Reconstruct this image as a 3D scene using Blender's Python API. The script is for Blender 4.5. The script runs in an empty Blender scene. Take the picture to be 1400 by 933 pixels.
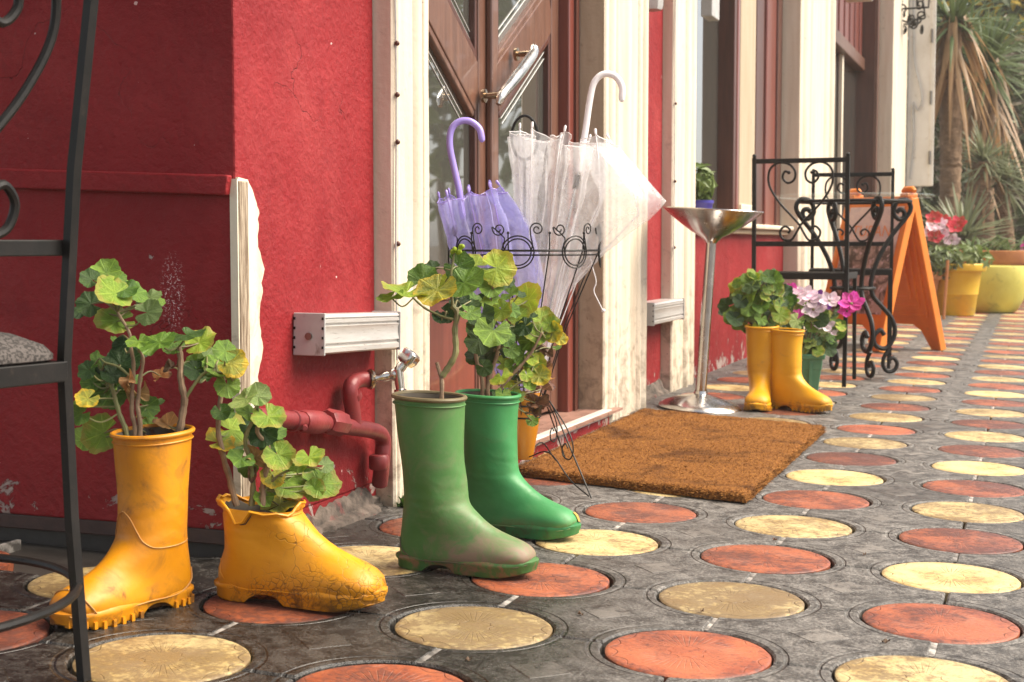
import bpy, bmesh, math, random
from mathutils import Vector as V, Matrix, noise
import numpy as np
rnd = random.Random(7)
PI = math.pi
sc = bpy.context.scene
C = sc.collection
# ------------------------------------------------------------------ camera
FPX, YAW, PIT, SLOPE, CH = 1981.4, .3453, .0681, .0243, .7243
cam = bpy.data.cameras.new('Camera'); camo = bpy.data.objects.new('Camera', cam); C.objects.link(camo)
cam.sensor_width = 36; cam.lens = 36*FPX/1400; cam.clip_start = .05; cam.clip_end = 600
camo.location = (0, 0, CH); camo.rotation_euler = (PI/2-PIT, 0, YAW)
cam.dof.use_dof = True; cam.dof.focus_distance = 3.3; cam.dof.aperture_fstop = 9.0
sc.camera = camo
# ------------------------------------------------------------------ sky, sun, exposure
SUN_EL, SUN_AZ = math.radians(50), math.radians(72)      # azimuth measured from +Y towards +X
w = bpy.data.worlds.new('World'); sc.world = w; w.use_nodes = True
nt = w.node_tree; bg = nt.nodes['Background']
sky = nt.nodes.new('ShaderNodeTexSky'); sky.sky_type = 'NISHITA'; sky.sun_disc = False
sky.sun_elevation = SUN_EL; sky.sun_rotation = SUN_AZ
sky.air_density = 1.0; sky.dust_density = 1.5; sky.ozone_density = 1.0
hs = nt.nodes.new('ShaderNodeHueSaturation'); hs.inputs['Saturation'].default_value = .35
nt.links.new(sky.outputs[0], hs.inputs['Color']); nt.links.new(hs.outputs[0], bg.inputs[0])
bg.inputs[1].default_value = .075
sl = bpy.data.lights.new('Sun', 'SUN'); sl.energy = 2.9; sl.angle = math.radians(46); sl.color = (1, .89, .73)
so = bpy.data.objects.new('Sun', sl); C.objects.link(so)
sd = V((math.sin(SUN_AZ)*math.cos(SUN_EL), math.cos(SUN_AZ)*math.cos(SUN_EL), math.sin(SUN_EL)))
so.rotation_euler = sd.to_track_quat('Z', 'Y').to_euler(); so.location = sd*20
vs = sc.view_settings; vs.view_transform = 'Standard'; vs.look = 'None'; vs.gamma = 1; vs.use_curve_mapping = False
vs.exposure = 1.62
sc.cycles.use_denoising = True
sc.cycles.max_bounces = 8; sc.cycles.transparent_max_bounces = 24
sc.cycles.caustics_reflective = False; sc.cycles.caustics_refractive = False

# ------------------------------------------------------------------ photo pixel -> ray (distance always from ground, wall or neighbour)
_F = V((-math.sin(YAW)*math.cos(PIT), math.cos(YAW)*math.cos(PIT), -math.sin(PIT)))
_R = V((math.cos(YAW), math.sin(YAW), 0)); _U = _R.cross(_F); CAM = V((0, 0, CH))
def ray(x, y): return _F + _R*((x-700)/FPX) + _U*((466.5-y)/FPX)
def G(x, y):                       # on the sloping pavement
    d = ray(x, y); n = V((math.tan(SLOPE), 0, 1)); return CAM - d*((CAM@n)/(d@n))
def PX(x, y, X): d = ray(x, y); return CAM + d*(X/d.x)
def PY(x, y, Y): d = ray(x, y); return CAM + d*(Y/d.y)
def PD(x, y, dep): return CAM + ray(x, y)*dep
def depth(p): return (V(p)-CAM)@_F
def gz(x): return -math.tan(SLOPE)*x

# ------------------------------------------------------------------ materials
MATS = {}
def newmat(name):
    m = bpy.data.materials.new(name); m.use_nodes = True; MATS[name] = m
    n = m.node_tree.nodes; return m, n, m.node_tree.links, n['Principled BSDF'], n['Material Output']
def texco(n, l, coord='Object', scale=None):
    t = n.new('ShaderNodeTexCoord')
    if scale is None: return t.outputs[coord]
    mp = n.new('ShaderNodeMapping'); mp.inputs['Scale'].default_value = scale
    l.new(t.outputs[coord], mp.inputs['Vector']); return mp.outputs[0]
def noise_n(n, l, co, scale, detail=6, rough=.6, dist=0):
    x = n.new('ShaderNodeTexNoise'); x.inputs['Scale'].default_value = scale; x.inputs['Detail'].default_value = detail
    x.inputs['Roughness'].default_value = rough; x.inputs['Distortion'].default_value = dist
    l.new(co, x.inputs['Vector']); return x.outputs['Fac']
def ramp(n, l, fac, a, b, ca=(0, 0, 0, 1), cb=(1, 1, 1, 1)):
    r = n.new('ShaderNodeValToRGB'); e = r.color_ramp.elements
    e[0].position = a; e[1].position = b; e[0].color = ca; e[1].color = cb
    l.new(fac, r.inputs[0]); return r.outputs[0]
def c4(c): return (c[0], c[1], c[2], 1)
def mix(n, l, fac, a, b, blend='MIX'):
    m = n.new('ShaderNodeMix'); m.data_type = 'RGBA'; m.blend_type = blend
    for s, x in ((m.inputs[0], fac), (m.inputs[6], a), (m.inputs[7], b)):
        if hasattr(x, 'is_linked'): l.new(x, s)
        elif isinstance(x, (tuple, list)): s.default_value = c4(x)
        else: s.default_value = x
    return m.outputs[2]
def math_n(n, l, op, a, b=None, clamp=False):
    m = n.new('ShaderNodeMath'); m.operation = op; m.use_clamp = clamp
    for s, x in zip(m.inputs, (a, b)):
        if x is None: continue
        if hasattr(x, 'is_linked'): l.new(x, s)
        else: s.default_value = x
    return m.outputs[0]
def bump_n(n, l, h, strength, dist=.01, normal=None):
    b = n.new('ShaderNodeBump'); b.inputs['Strength'].default_value = strength; b.inputs['Distance'].default_value = dist
    l.new(h, b.inputs['Height'])
    if normal is not None: l.new(normal, b.inputs['Normal'])
    return b.outputs[0]
def sepz(n, l, co, ax='Z'):
    s = n.new('ShaderNodeSeparateXYZ'); l.new(co, s.inputs[0]); return s.outputs[ax]
def maprange(n, l, v, a, b, c=0, d=1):
    m = n.new('ShaderNodeMapRange'); m.clamp = True
    for i, x in enumerate((a, b, c, d)): m.inputs[i+1].default_value = x
    l.new(v, m.inputs[0]); return m.outputs[0]
def M(name, c1, c2=None, rough=.5, metal=0, scale=6, lo=.35, hi=.65, bump=0, bscale=60, bdist=.003, rough2=None,
      spec=.5, coat=0, dirt=None, dirt_scale=9, dirt_lo=.58, dirt_hi=.72, stretch=None, detail=6, rand=0):
    m, n, l, p, o = newmat(name)
    co = texco(n, l, 'Object', stretch)
    col = None
    f = noise_n(n, l, co, scale, detail)
    if c2 is not None: col = mix(n, l, ramp(n, l, f, lo, hi), c1, c2)
    if dirt is not None:
        d = ramp(n, l, noise_n(n, l, co, dirt_scale, 8, .7, .4), dirt_lo, dirt_hi)
        col = mix(n, l, d, col if col is not None else c1, dirt)
    if rand:
        oi = n.new('ShaderNodeObjectInfo'); h = n.new('ShaderNodeHueSaturation')
        l.new(maprange(n, l, oi.outputs['Random'], 0, 1, 1-rand, 1+rand), h.inputs['Value'])
        if col is None: h.inputs['Color'].default_value = c4(c1)
        else: l.new(col, h.inputs['Color'])
        col = h.outputs[0]
    if col is None: p.inputs['Base Color'].default_value = c4(c1)
    else: l.new(col, p.inputs['Base Color'])
    if rough2 is not None: l.new(maprange(n, l, noise_n(n, l, co, scale*2.3, 5), .35, .65, rough, rough2), p.inputs['Roughness'])
    else: p.inputs['Roughness'].default_value = rough
    p.inputs['Metallic'].default_value = metal; p.inputs['Specular IOR Level'].default_value = spec
    p.inputs['Coat Weight'].default_value = coat
    if bump: l.new(bump_n(n, l, noise_n(n, l, co, bscale, 6, .65), bump, bdist), p.inputs['Normal'])
    return m
def leafmat(name, c1, c2, edge=None, rim=None, transl=.35):
    m, n, l, p, o = newmat(name)
    co = texco(n, l, 'Object')
    s = n.new('ShaderNodeSeparateXYZ'); l.new(co, s.inputs[0])
    ang = math_n(n, l, 'ARCTAN2', s.outputs[1], s.outputs[0])
    vein = math_n(n, l, 'ABSOLUTE', math_n(n, l, 'SINE', math_n(n, l, 'MULTIPLY', ang, 3.5)))
    vein = maprange(n, l, vein, 0, .22, 1, 0)
    r = math_n(n, l, 'SQRT', math_n(n, l, 'ADD', math_n(n, l, 'MULTIPLY', s.outputs[0], s.outputs[0]), math_n(n, l, 'MULTIPLY', s.outputs[1], s.outputs[1])))
    oi = n.new('ShaderNodeObjectInfo')
    off = n.new('ShaderNodeVectorMath'); off.operation = 'ADD'; l.new(co, off.inputs[0])
    cx = n.new('ShaderNodeCombineXYZ'); l.new(math_n(n, l, 'MULTIPLY', oi.outputs['Random'], 37.), cx.inputs[2]); l.new(cx.outputs[0], off.inputs[1])
    nz = noise_n(n, l, off.outputs[0], 2.2, 7, .65)
    col = mix(n, l, ramp(n, l, nz, .35, .68), c1, c2)
    col = mix(n, l, math_n(n, l, 'MULTIPLY', vein, .45), col, [min(1, x*1.9+.02) for x in c2])
    if edge is not None:
        e = ramp(n, l, math_n(n, l, 'ADD', r, math_n(n, l, 'MULTIPLY', math_n(n, l, 'SUBTRACT', nz, .5), 1.3)), .72, 1.0)
        col = mix(n, l, e, col, edge)
    h = n.new('ShaderNodeHueSaturation'); l.new(col, h.inputs['Color'])
    l.new(maprange(n, l, oi.outputs['Random'], 0, 1, .65, 1.4), h.inputs['Value'])
    l.new(maprange(n, l, oi.outputs['Random'], 0, 1, .515, .485), h.inputs['Hue'])
    l.new(h.outputs[0], p.inputs['Base Color']); p.inputs['Roughness'].default_value = .48
    l.new(bump_n(n, l, math_n(n, l, 'SUBTRACT', noise_n(n, l, off.outputs[0], 9, 5), math_n(n, l, 'MULTIPLY', vein, .5)), .35, .06), p.inputs['Normal'])
    t = n.new('ShaderNodeBsdfTranslucent'); l.new(h.outputs[0], t.inputs[0])
    ms = n.new('ShaderNodeMixShader'); ms.inputs[0].default_value = transl
    l.new(p.outputs[0], ms.inputs[1]); l.new(t.outputs[0], ms.inputs[2]); l.new(ms.outputs[0], o.inputs[0])
    return m
def filmmat(name, col, alpha, rough=.12):
    m, n, l, p, o = newmat(name)
    co = texco(n, l, 'Object')
    p.inputs['Base Color'].default_value = c4(col); p.inputs['Roughness'].default_value = rough
    p.inputs['Specular IOR Level'].default_value = .9; p.inputs['Coat Weight'].default_value = .5; p.inputs['Coat Roughness'].default_value = .04
    nb = bump_n(n, l, noise_n(n, l, co, 22, 4, .55, 1.5), .6, .015); l.new(nb, p.inputs['Normal'])
    t = n.new('ShaderNodeBsdfTranslucent'); t.inputs[0].default_value = c4(col)
    m1 = n.new('ShaderNodeMixShader'); m1.inputs[0].default_value = .5; l.new(p.outputs[0], m1.inputs[1]); l.new(t.outputs[0], m1.inputs[2])
    tr = n.new('ShaderNodeBsdfTransparent'); m2 = n.new('ShaderNodeMixShader')
    l.new(maprange(n, l, noise_n(n, l, co, 14, 5, .6, .5), .3, .7, alpha*.6, min(1, alpha*1.5)), m2.inputs[0])
    l.new(tr.outputs[0], m2.inputs[1]); l.new(m1.outputs[0], m2.inputs[2]); l.new(m2.outputs[0], o.inputs[0])
    return m

# ------------------------------------------------------------------ mesh builder
def wm(o):
    m = o.matrix_basis.copy()
    while o.parent: o = o.parent; m = o.matrix_basis @ m
    return m
class MB:
    def __init__(s): s.v = []; s.f = []
    def add(s, v, f):
        b = len(s.v); s.v += [tuple(x) for x in v]; s.f += [tuple(i+b for i in q) for q in f]; return s
    def box(s, x0, x1, y0, y1, z0, z1):
        return s.add([(x0,y0,z0),(x1,y0,z0),(x1,y1,z0),(x0,y1,z0),(x0,y0,z1),(x1,y0,z1),(x1,y1,z1),(x0,y1,z1)],
                     [(0,3,2,1),(4,5,6,7),(0,1,5,4),(1,2,6,5),(2,3,7,6),(3,0,4,7)])
    def obox(s, c, a, b, d):
        c, a, b, d = V(c), V(a), V(b), V(d)
        if a.cross(b)@d < 0: d = -d
        return s.add([c-a-b-d, c+a-b-d, c+a+b-d, c-a+b-d, c-a-b+d, c+a-b+d, c+a+b+d, c-a+b+d],
                     [(0,3,2,1),(4,5,6,7),(0,1,5,4),(1,2,6,5),(2,3,7,6),(3,0,4,7)])
    def bar(s, p, q, wd, th, side=(0, 0, 1)):
        p, q = V(p), V(q); d = (q-p); t = d.normalized(); sd_ = t.cross(V(side)).normalized(); u = sd_.cross(t)
        return s.obox((p+q)/2, d/2, sd_*wd/2, u*th/2)
    def loft(s, rings, cap0=True, cap1=True, closed=True):
        b = len(s.v); n = len(rings[0])
        for r in rings: s.v += [tuple(x) for x in r]
        for i in range(len(rings)-1):
            for j in range(n if closed else n-1):
                k = (j+1) % n
                s.f.append((b+i*n+j, b+i*n+k, b+(i+1)*n+k, b+(i+1)*n+j))
        if cap0: s.f.append(tuple(b+j for j in reversed(range(n))))
        if cap1: s.f.append(tuple(b+(len(rings)-1)*n+j for j in range(n)))
        return s
    def tube(s, pts, r, n=8, closed=False, caps=True, sq=False):
        pts = [V(p) for p in pts]; m = len(pts)
        if not hasattr(r, '__len__'): r = [r]*m
        T = []
        for i in range(m):
            a = pts[(i-1) % m] if closed or i else pts[0]; b = pts[(i+1) % m] if closed or i < m-1 else pts[-1]
            d = (b-a); T.append(d.normalized() if d.length > 1e-9 else V((0, 0, 1)))
        up = V((0, 0, 1)) if abs(T[0].z) < .9 else V((1, 0, 0))
        N = T[0].cross(up).normalized(); rings = []
        for i in range(m):
            N = (N - T[i]*(N@T[i])); N = N.normalized() if N.length > 1e-9 else T[i].orthogonal().normalized()
            B = T[i].cross(N)
            k = math.sqrt(2) if sq else 1
            rings.append([pts[i] + (N*math.cos(2*PI*(j+.5*sq)/n)+B*math.sin(2*PI*(j+.5*sq)/n))*r[i]*k for j in range(n)])
        if closed: rings.append(rings[0])
        return s.loft(rings, caps and not closed, caps and not closed)
    def lathe(s, prof, n=32, c=(0, 0, 0), cap0=False, cap1=False):
        c = V(c)
        return s.loft([[c+V((r*math.cos(2*PI*j/n), r*math.sin(2*PI*j/n), z)) for j in range(n)] for r, z in prof], cap0, cap1)
    def ball(s, c, r, n=10, m=6):
        return s.lathe([(max(1e-4, r*math.sin(PI*i/m)), -r*math.cos(PI*i/m)) for i in range(m+1)], n, c, True, True)
    def prism(s, poly, d):           # poly: list of 3D points, extruded by d
        d = V(d); poly = [V(p) for p in poly]
        return s.loft([poly, [p+d for p in poly]])
    def build(s, name, mat, parent=None, world=True, smooth=40, bevel=0, sub=0, solid=0, mesh_only=False):
        vv = s.v
        if parent is not None and world:
            inv = wm(parent).inverted(); vv = [inv @ V(x) for x in vv]
        me = bpy.data.meshes.new(name); me.from_pydata([tuple(x) for x in vv], [], s.f); me.update()
        bm = bmesh.new(); bm.from_mesh(me); bmesh.ops.recalc_face_normals(bm, faces=bm.faces); bm.to_mesh(me); bm.free()
        me.materials.append(MATS[mat] if isinstance(mat, str) else mat)
        if smooth:
            me.polygons.foreach_set('use_smooth', [True]*len(me.polygons)); me.set_sharp_from_angle(angle=math.radians(smooth))
        if mesh_only: return me
        o = bpy.data.objects.new(name, me); C.objects.link(o)
        if parent is not None: o.parent = parent
        if sub: x = o.modifiers.new('sub', 'SUBSURF'); x.levels = sub; x.render_levels = sub
        if solid: x = o.modifiers.new('solid', 'SOLIDIFY'); x.thickness = solid; x.offset = 0
        if bevel: x = o.modifiers.new('bevel', 'BEVEL'); x.width = bevel; x.segments = 2; x.limit_method = 'ANGLE'
        return o
def inst(name, me, parent, mworld=None, mlocal=None):
    o = bpy.data.objects.new(name, me); C.objects.link(o); o.parent = parent
    o.matrix_basis = mlocal if mlocal is not None else (wm(parent).inverted() @ mworld if parent else mworld)
    return o
def tag(o, label=None, cat=None, group=None, kind=None):
    for k, x in (('label', label), ('category', cat), ('group', group), ('kind', kind)):
        if x: o[k] = x
    return o
def thing(name, label, cat, loc=(0, 0, 0), rz=0, group=None, tilt=None):
    o = bpy.data.objects.new(name, None); C.objects.link(o); o.empty_display_size = .1
    o.location = loc; o.rotation_euler = (tilt[0] if tilt else 0, tilt[1] if tilt else 0, rz)
    o.matrix_basis = Matrix.Translation(V(loc)) @ o.rotation_euler.to_matrix().to_4x4()
    return tag(o, label, cat, group)
def copy_tree(o, parent=None):
    c = o.copy(); C.objects.link(c); c.parent = parent
    for ch in list(o.children): copy_tree(ch, c)
    return c
def crom(P, k=6):                    # Catmull-Rom through points
    P = [V(p) for p in P]; out = []
    for i in range(len(P)-1):
        a = P[i-1] if i else P[0]*2-P[1]; b, c = P[i], P[i+1]; d = P[i+2] if i+2 < len(P) else P[-1]*2-P[-2]
        for j in range(k):
            t = j/k; out.append(.5*((2*b)+(c-a)*t+(2*a-5*b+4*c-d)*t*t+(3*b-a-3*c+d)*t**3))
    return out+[P[-1]]
def spiral(c, r0, r1, a0, a1, n=24):  # 2D
    return [(c[0]+(r0+(r1-r0)*i/n)*math.cos(a0+(a1-a0)*i/n), c[1]+(r0+(r1-r0)*i/n)*math.sin(a0+(a1-a0)*i/n)) for i in range(n+1)]

# ------------------------------------------------------------------ surface materials
def red_wall_mat():
    m, n, l, p, o = newmat('red_paint')
    g = n.new('ShaderNodeNewGeometry'); pos = g.outputs['Position']
    col = mix(n, l, ramp(n, l, noise_n(n, l, pos, 2.2, 8, .65), .35, .7), (.205, .0085, .012), (.275, .018, .022))
    st = n.new('ShaderNodeMapping'); st.inputs['Scale'].default_value = (14, 14, 1.2); l.new(pos, st.inputs[0])
    col = mix(n, l, math_n(n, l, 'MULTIPLY', ramp(n, l, noise_n(n, l, st.outputs[0], 1.2, 6), .55, .8), .35), col, (.30, .016, .02))
    col = mix(n, l, math_n(n, l, 'MULTIPLY', ramp(n, l, noise_n(n, l, pos, .9, 7, .7, .8), .50, .68), .55), col, (.345, .047, .046))
    col = mix(n, l, math_n(n, l, 'MULTIPLY', ramp(n, l, noise_n(n, l, pos, 5, 9, .75, 1.5), .52, .66), .45), col, (.17, .007, .011))
    vk = n.new('ShaderNodeTexVoronoi'); vk.feature = 'DISTANCE_TO_EDGE'; vk.inputs['Scale'].default_value = 3.2
    wv = n.new('ShaderNodeVectorMath'); wv.operation = 'ADD'; l.new(pos, wv.inputs[0])
    wn = n.new('ShaderNodeTexNoise'); wn.inputs['Scale'].default_value = 5; wn.inputs['Detail'].default_value = 6; l.new(pos, wn.inputs['Vector'])
    ws = n.new('ShaderNodeVectorMath'); ws.operation = 'SCALE'; ws.inputs['Scale'].default_value = .35; l.new(wn.outputs['Color'], ws.inputs[0]); l.new(ws.outputs[0], wv.inputs[1]); l.new(wv.outputs[0], vk.inputs['Vector'])
    crk = math_n(n, l, 'MULTIPLY', maprange(n, l, vk.outputs['Distance'], .001, .006, 1, 0), ramp(n, l, noise_n(n, l, pos, 2.3, 3), .54, .6))
    col = mix(n, l, math_n(n, l, 'MULTIPLY', crk, .6), col, (.09, .006, .008))
    z = sepz(n, l, pos)
    # flaked paint low on the wall and scattered chips
    low = maprange(n, l, z, .06, .30, .17, 0)
    fl = math_n(n, l, 'ADD', noise_n(n, l, pos, 9, 9, .68, .6), low)
    flake = ramp(n, l, fl, .70, .715)
    flcol = mix(n, l, noise_n(n, l, pos, 30, 5), (.20, .14, .12), (.55, .42, .38))
    col = mix(n, l, flake, col, flcol)
    chips = ramp(n, l, noise_n(n, l, pos, 26, 4, .55), .745, .752)
    col = mix(n, l, chips, col, (.62, .42, .40))
    # spatter of white paint near the corner (its own place on the wall)
    c0 = PY(236, 400, 2.713)
    d = n.new('ShaderNodeVectorMath'); d.operation = 'SUBTRACT'; l.new(pos, d.inputs[0]); d.inputs[1].default_value = c0
    mp = n.new('ShaderNodeMapping'); mp.inputs['Scale'].default_value = (30, 30, 11); l.new(d.outputs[0], mp.inputs[0])
    ln = n.new('ShaderNodeVectorMath'); ln.operation = 'LENGTH'; l.new(mp.outputs[0], ln.inputs[0])
    sp = math_n(n, l, 'MULTIPLY', maprange(n, l, ln.outputs['Value'], .5, 1.05, 1, 0), ramp(n, l, noise_n(n, l, pos, 150, 5, .75), .55, .60))
    col = mix(n, l, sp, col, (.75, .6, .6))
    l.new(col, p.inputs['Base Color'])
    l.new(maprange(n, l, noise_n(n, l, pos, 6, 5), .3, .7, .5, .7), p.inputs['Roughness'])
    p.inputs['Specular IOR Level'].default_value = .22
    h = math_n(n, l, 'ADD', noise_n(n, l, pos, 55, 7, .62), math_n(n, l, 'MULTIPLY', noise_n(n, l, pos, 7, 3), 1.5))
    h = math_n(n, l, 'SUBTRACT', h, math_n(n, l, 'MULTIPLY', flake, .6))
    h = math_n(n, l, 'SUBTRACT', h, math_n(n, l, 'MULTIPLY', crk, .5))
    l.new(bump_n(n, l, h, .75, .008), p.inputs['Normal'])
red_wall_mat()
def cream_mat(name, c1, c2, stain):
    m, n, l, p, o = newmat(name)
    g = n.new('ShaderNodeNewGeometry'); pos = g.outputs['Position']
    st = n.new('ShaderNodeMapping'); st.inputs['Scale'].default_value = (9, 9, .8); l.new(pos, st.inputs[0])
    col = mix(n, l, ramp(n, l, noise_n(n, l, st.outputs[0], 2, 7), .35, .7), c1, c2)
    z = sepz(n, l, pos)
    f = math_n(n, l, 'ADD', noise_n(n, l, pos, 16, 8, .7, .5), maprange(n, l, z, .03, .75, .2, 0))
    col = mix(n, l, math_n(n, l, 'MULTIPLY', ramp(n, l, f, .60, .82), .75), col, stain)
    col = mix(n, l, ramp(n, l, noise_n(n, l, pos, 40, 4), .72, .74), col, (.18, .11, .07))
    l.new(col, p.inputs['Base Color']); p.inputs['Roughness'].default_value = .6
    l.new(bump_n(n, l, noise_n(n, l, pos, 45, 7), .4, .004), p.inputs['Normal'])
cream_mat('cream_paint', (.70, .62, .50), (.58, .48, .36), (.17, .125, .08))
cream_mat('cream_shade', (.46, .37, .26), (.36, .28, .18), (.10, .075, .05))  # darker copy of the cream paint, with shade put into its colour
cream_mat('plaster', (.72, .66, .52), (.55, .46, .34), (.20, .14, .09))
def paver_mat():
    m, n, l, p, o = newmat('wet_concrete')
    g = n.new('ShaderNodeNewGeometry'); pos = g.outputs['Position']
    co = texco(n, l, 'Object')
    s = n.new('ShaderNodeSeparateXYZ'); l.new(co, s.inputs[0])
    ax = math_n(n, l, 'ABSOLUTE', s.outputs[0]); ay = math_n(n, l, 'ABSOLUTE', s.outputs[1])
    dx = math_n(n, l, 'SUBTRACT', .2, ax); dy = math_n(n, l, 'SUBTRACT', .2, ay)
    rr = math_n(n, l, 'SQRT', math_n(n, l, 'ADD', math_n(n, l, 'MULTIPLY', dx, dx), math_n(n, l, 'MULTIPLY', dy, dy)))
    ringm = maprange(n, l, math_n(n, l, 'ABSOLUTE', math_n(n, l, 'SUBTRACT', rr, .172)), .002, .005, 1, 0)
    dia = maprange(n, l, math_n(n, l, 'ADD', ax, ay), .052, .056, 1, 0)
    big = noise_n(n, l, pos, 1.6, 6, .6)
    fine = noise_n(n, l, pos, 26, 9, .72)
    grit = noise_n(n, l, pos, 170, 4, .75)
    col = mix(n, l, ramp(n, l, fine, .40, .62), (.030, .026, .023), (.225, .208, .190))
    col = mix(n, l, math_n(n, l, 'MULTIPLY', ramp(n, l, grit, .50, .58), .7), col, (.016, .013, .010))
    col = mix(n, l, math_n(n, l, 'MULTIPLY', ramp(n, l, grit, .37, .44, (1, 1, 1, 1), (0, 0, 0, 1)), .6), col, (.34, .31, .28))
    seam = ramp(n, l, noise_n(n, l, pos, 4.5, 9, .78, 1.2), .51, .59)
    col = mix(n, l, math_n(n, l, 'MULTIPLY', seam, .35), col, (.040, .035, .031))
    col = mix(n, l, math_n(n, l, 'MULTIPLY', dia, ramp(n, l, fine, .42, .6)), col, (.20, .18, .16))
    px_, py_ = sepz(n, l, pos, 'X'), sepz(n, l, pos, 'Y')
    wet_shade_bias = math_n(n, l, 'MULTIPLY', maprange(n, l, px_, -1.30, -.45, .36, 0), maprange(n, l, py_, 2.7, 3.5, 1, 0))  # near-left paving: damp and painted shade by the wall in one darkening
    wet_shade = ramp(n, l, math_n(n, l, 'ADD', math_n(n, l, 'ADD', math_n(n, l, 'MULTIPLY', big, .65), math_n(n, l, 'MULTIPLY', fine, .3)), wet_shade_bias), .50, .66)
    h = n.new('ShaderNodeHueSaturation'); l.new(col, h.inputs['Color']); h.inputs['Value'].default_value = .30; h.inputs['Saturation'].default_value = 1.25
    col = mix(n, l, wet_shade, col, h.outputs[0])
    l.new(col, p.inputs['Base Color'])
    l.new(maprange(n, l, math_n(n, l, 'SUBTRACT', math_n(n, l, 'MULTIPLY', fine, 1.0), math_n(n, l, 'MULTIPLY', wet_shade, .35)), .05, .6, .12, .62), p.inputs['Roughness'])
    p.inputs['Specular IOR Level'].default_value = .5
    hh = math_n(n, l, 'SUBTRACT', math_n(n, l, 'MULTIPLY', fine, math_n(n, l, 'SUBTRACT', 1, math_n(n, l, 'MULTIPLY', wet_shade, .6))), math_n(n, l, 'MULTIPLY', ringm, .9))
    hh = math_n(n, l, 'ADD', hh, math_n(n, l, 'MULTIPLY', dia, .8))
    hh = math_n(n, l, 'ADD', hh, math_n(n, l, 'MULTIPLY', grit, .5))
    l.new(bump_n(n, l, hh, .9, .006), p.inputs['Normal'])
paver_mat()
def disc_mat(name, c1, c2, raycol, raydark, grime):
    m, n, l, p, o = newmat(name)
    g = n.new('ShaderNodeNewGeometry'); pos = g.outputs['Position']
    co = texco(n, l, 'Object'); s = n.new('ShaderNodeSeparateXYZ'); l.new(co, s.inputs[0])
    r = math_n(n, l, 'SQRT', math_n(n, l, 'ADD', math_n(n, l, 'MULTIPLY', s.outputs[0], s.outputs[0]), math_n(n, l, 'MULTIPLY', s.outputs[1], s.outputs[1])))
    ang = math_n(n, l, 'ARCTAN2', s.outputs[1], s.outputs[0])
    sn = math_n(n, l, 'ABSOLUTE', math_n(n, l, 'SINE', math_n(n, l, 'MULTIPLY', ang, 24)))
    rays = math_n(n, l, 'MULTIPLY', maprange(n, l, sn, .0, .34, 1, 0), math_n(n, l, 'MULTIPLY', maprange(n, l, r, .036, .041, 0, 1), maprange(n, l, r, .075, .11, 1, 0)))
    sc_ = math_n(n, l, 'MULTIPLY', math_n(n, l, 'ABSOLUTE', math_n(n, l, 'SINE', math_n(n, l, 'MULTIPLY', ang, 8))), .014)
    edge = maprange(n, l, math_n(n, l, 'ABSOLUTE', math_n(n, l, 'SUBTRACT', math_n(n, l, 'ADD', r, sc_), .137)), .0007, .002, 1, 0)
    fl = maprange(n, l, math_n(n, l, 'ABSOLUTE', math_n(n, l, 'SUBTRACT', math_n(n, l, 'ADD', r, math_n(n, l, 'MULTIPLY', math_n(n, l, 'ABSOLUTE', math_n(n, l, 'SINE', math_n(n, l, 'MULTIPLY', ang, 5))), .006)), .036)), .0006, .002, 1, 0)
    nz = noise_n(n, l, pos, 7, 8, .65); fine = noise_n(n, l, pos, 60, 6, .7)
    oi0 = n.new('ShaderNodeObjectInfo'); rays = math_n(n, l, 'MULTIPLY', rays, math_n(n, l, 'MULTIPLY', maprange(n, l, oi0.outputs['Random'], .15, .85, 1, .35), maprange(n, l, nz, .38, .54, .3, 1)))
    lfade = maprange(n, l, noise_n(n, l, pos, 11, 4), .42, .58, .1, 1); edge = math_n(n, l, 'MULTIPLY', edge, lfade); fl = math_n(n, l, 'MULTIPLY', fl, lfade)
    col = mix(n, l, ramp(n, l, nz, .42, .6), c1, c2)
    col = mix(n, l, math_n(n, l, 'MULTIPLY', rays, .75), col, raycol)
    lines = math_n(n, l, 'MAXIMUM', edge, fl)
    col = mix(n, l, math_n(n, l, 'MULTIPLY', lines, .5), col, raydark)
    oi = n.new('ShaderNodeObjectInfo'); rd = oi.outputs['Random']
    gr = ramp(n, l, math_n(n, l, 'ADD', math_n(n, l, 'ADD', math_n(n, l, 'MULTIPLY', nz, .5), math_n(n, l, 'MULTIPLY', fine, .55)), math_n(n, l, 'MULTIPLY', rd, .12)), .56, .64)
    col = mix(n, l, math_n(n, l, 'MULTIPLY', gr, .75), col, grime)
    blot = ramp(n, l, math_n(n, l, 'ADD', noise_n(n, l, pos, 3.2, 7, .7, .9), math_n(n, l, 'MULTIPLY', math_n(n, l, 'SUBTRACT', rd, .5), .22)), .52, .66)
    col = mix(n, l, math_n(n, l, 'MULTIPLY', blot, .5), col, [x*1.3 for x in grime])
    spk = ramp(n, l, noise_n(n, l, pos, 160, 4, .75), .55, .62)
    col = mix(n, l, math_n(n, l, 'MULTIPLY', spk, .55), col, grime)
    rimg = math_n(n, l, 'MULTIPLY', maprange(n, l, r, .12, .144, 0, 1), ramp(n, l, fine, .4, .6))
    col = mix(n, l, math_n(n, l, 'MULTIPLY', rimg, .6), col, grime)
    h = n.new('ShaderNodeHueSaturation'); l.new(col, h.inputs['Color']); l.new(maprange(n, l, rd, 0, 1, 1.15, .78), h.inputs['Value'])
    l.new(h.outputs[0], p.inputs['Base Color'])
    l.new(maprange(n, l, fine, .3, .7, .28, .62), p.inputs['Roughness'])
    hh = math_n(n, l, 'SUBTRACT', math_n(n, l, 'MULTIPLY', fine, .5), math_n(n, l, 'ADD', math_n(n, l, 'MULTIPLY', rays, .8), math_n(n, l, 'MULTIPLY', lines, .8)))
    l.new(bump_n(n, l, hh, .8, .004), p.inputs['Normal'])
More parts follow.
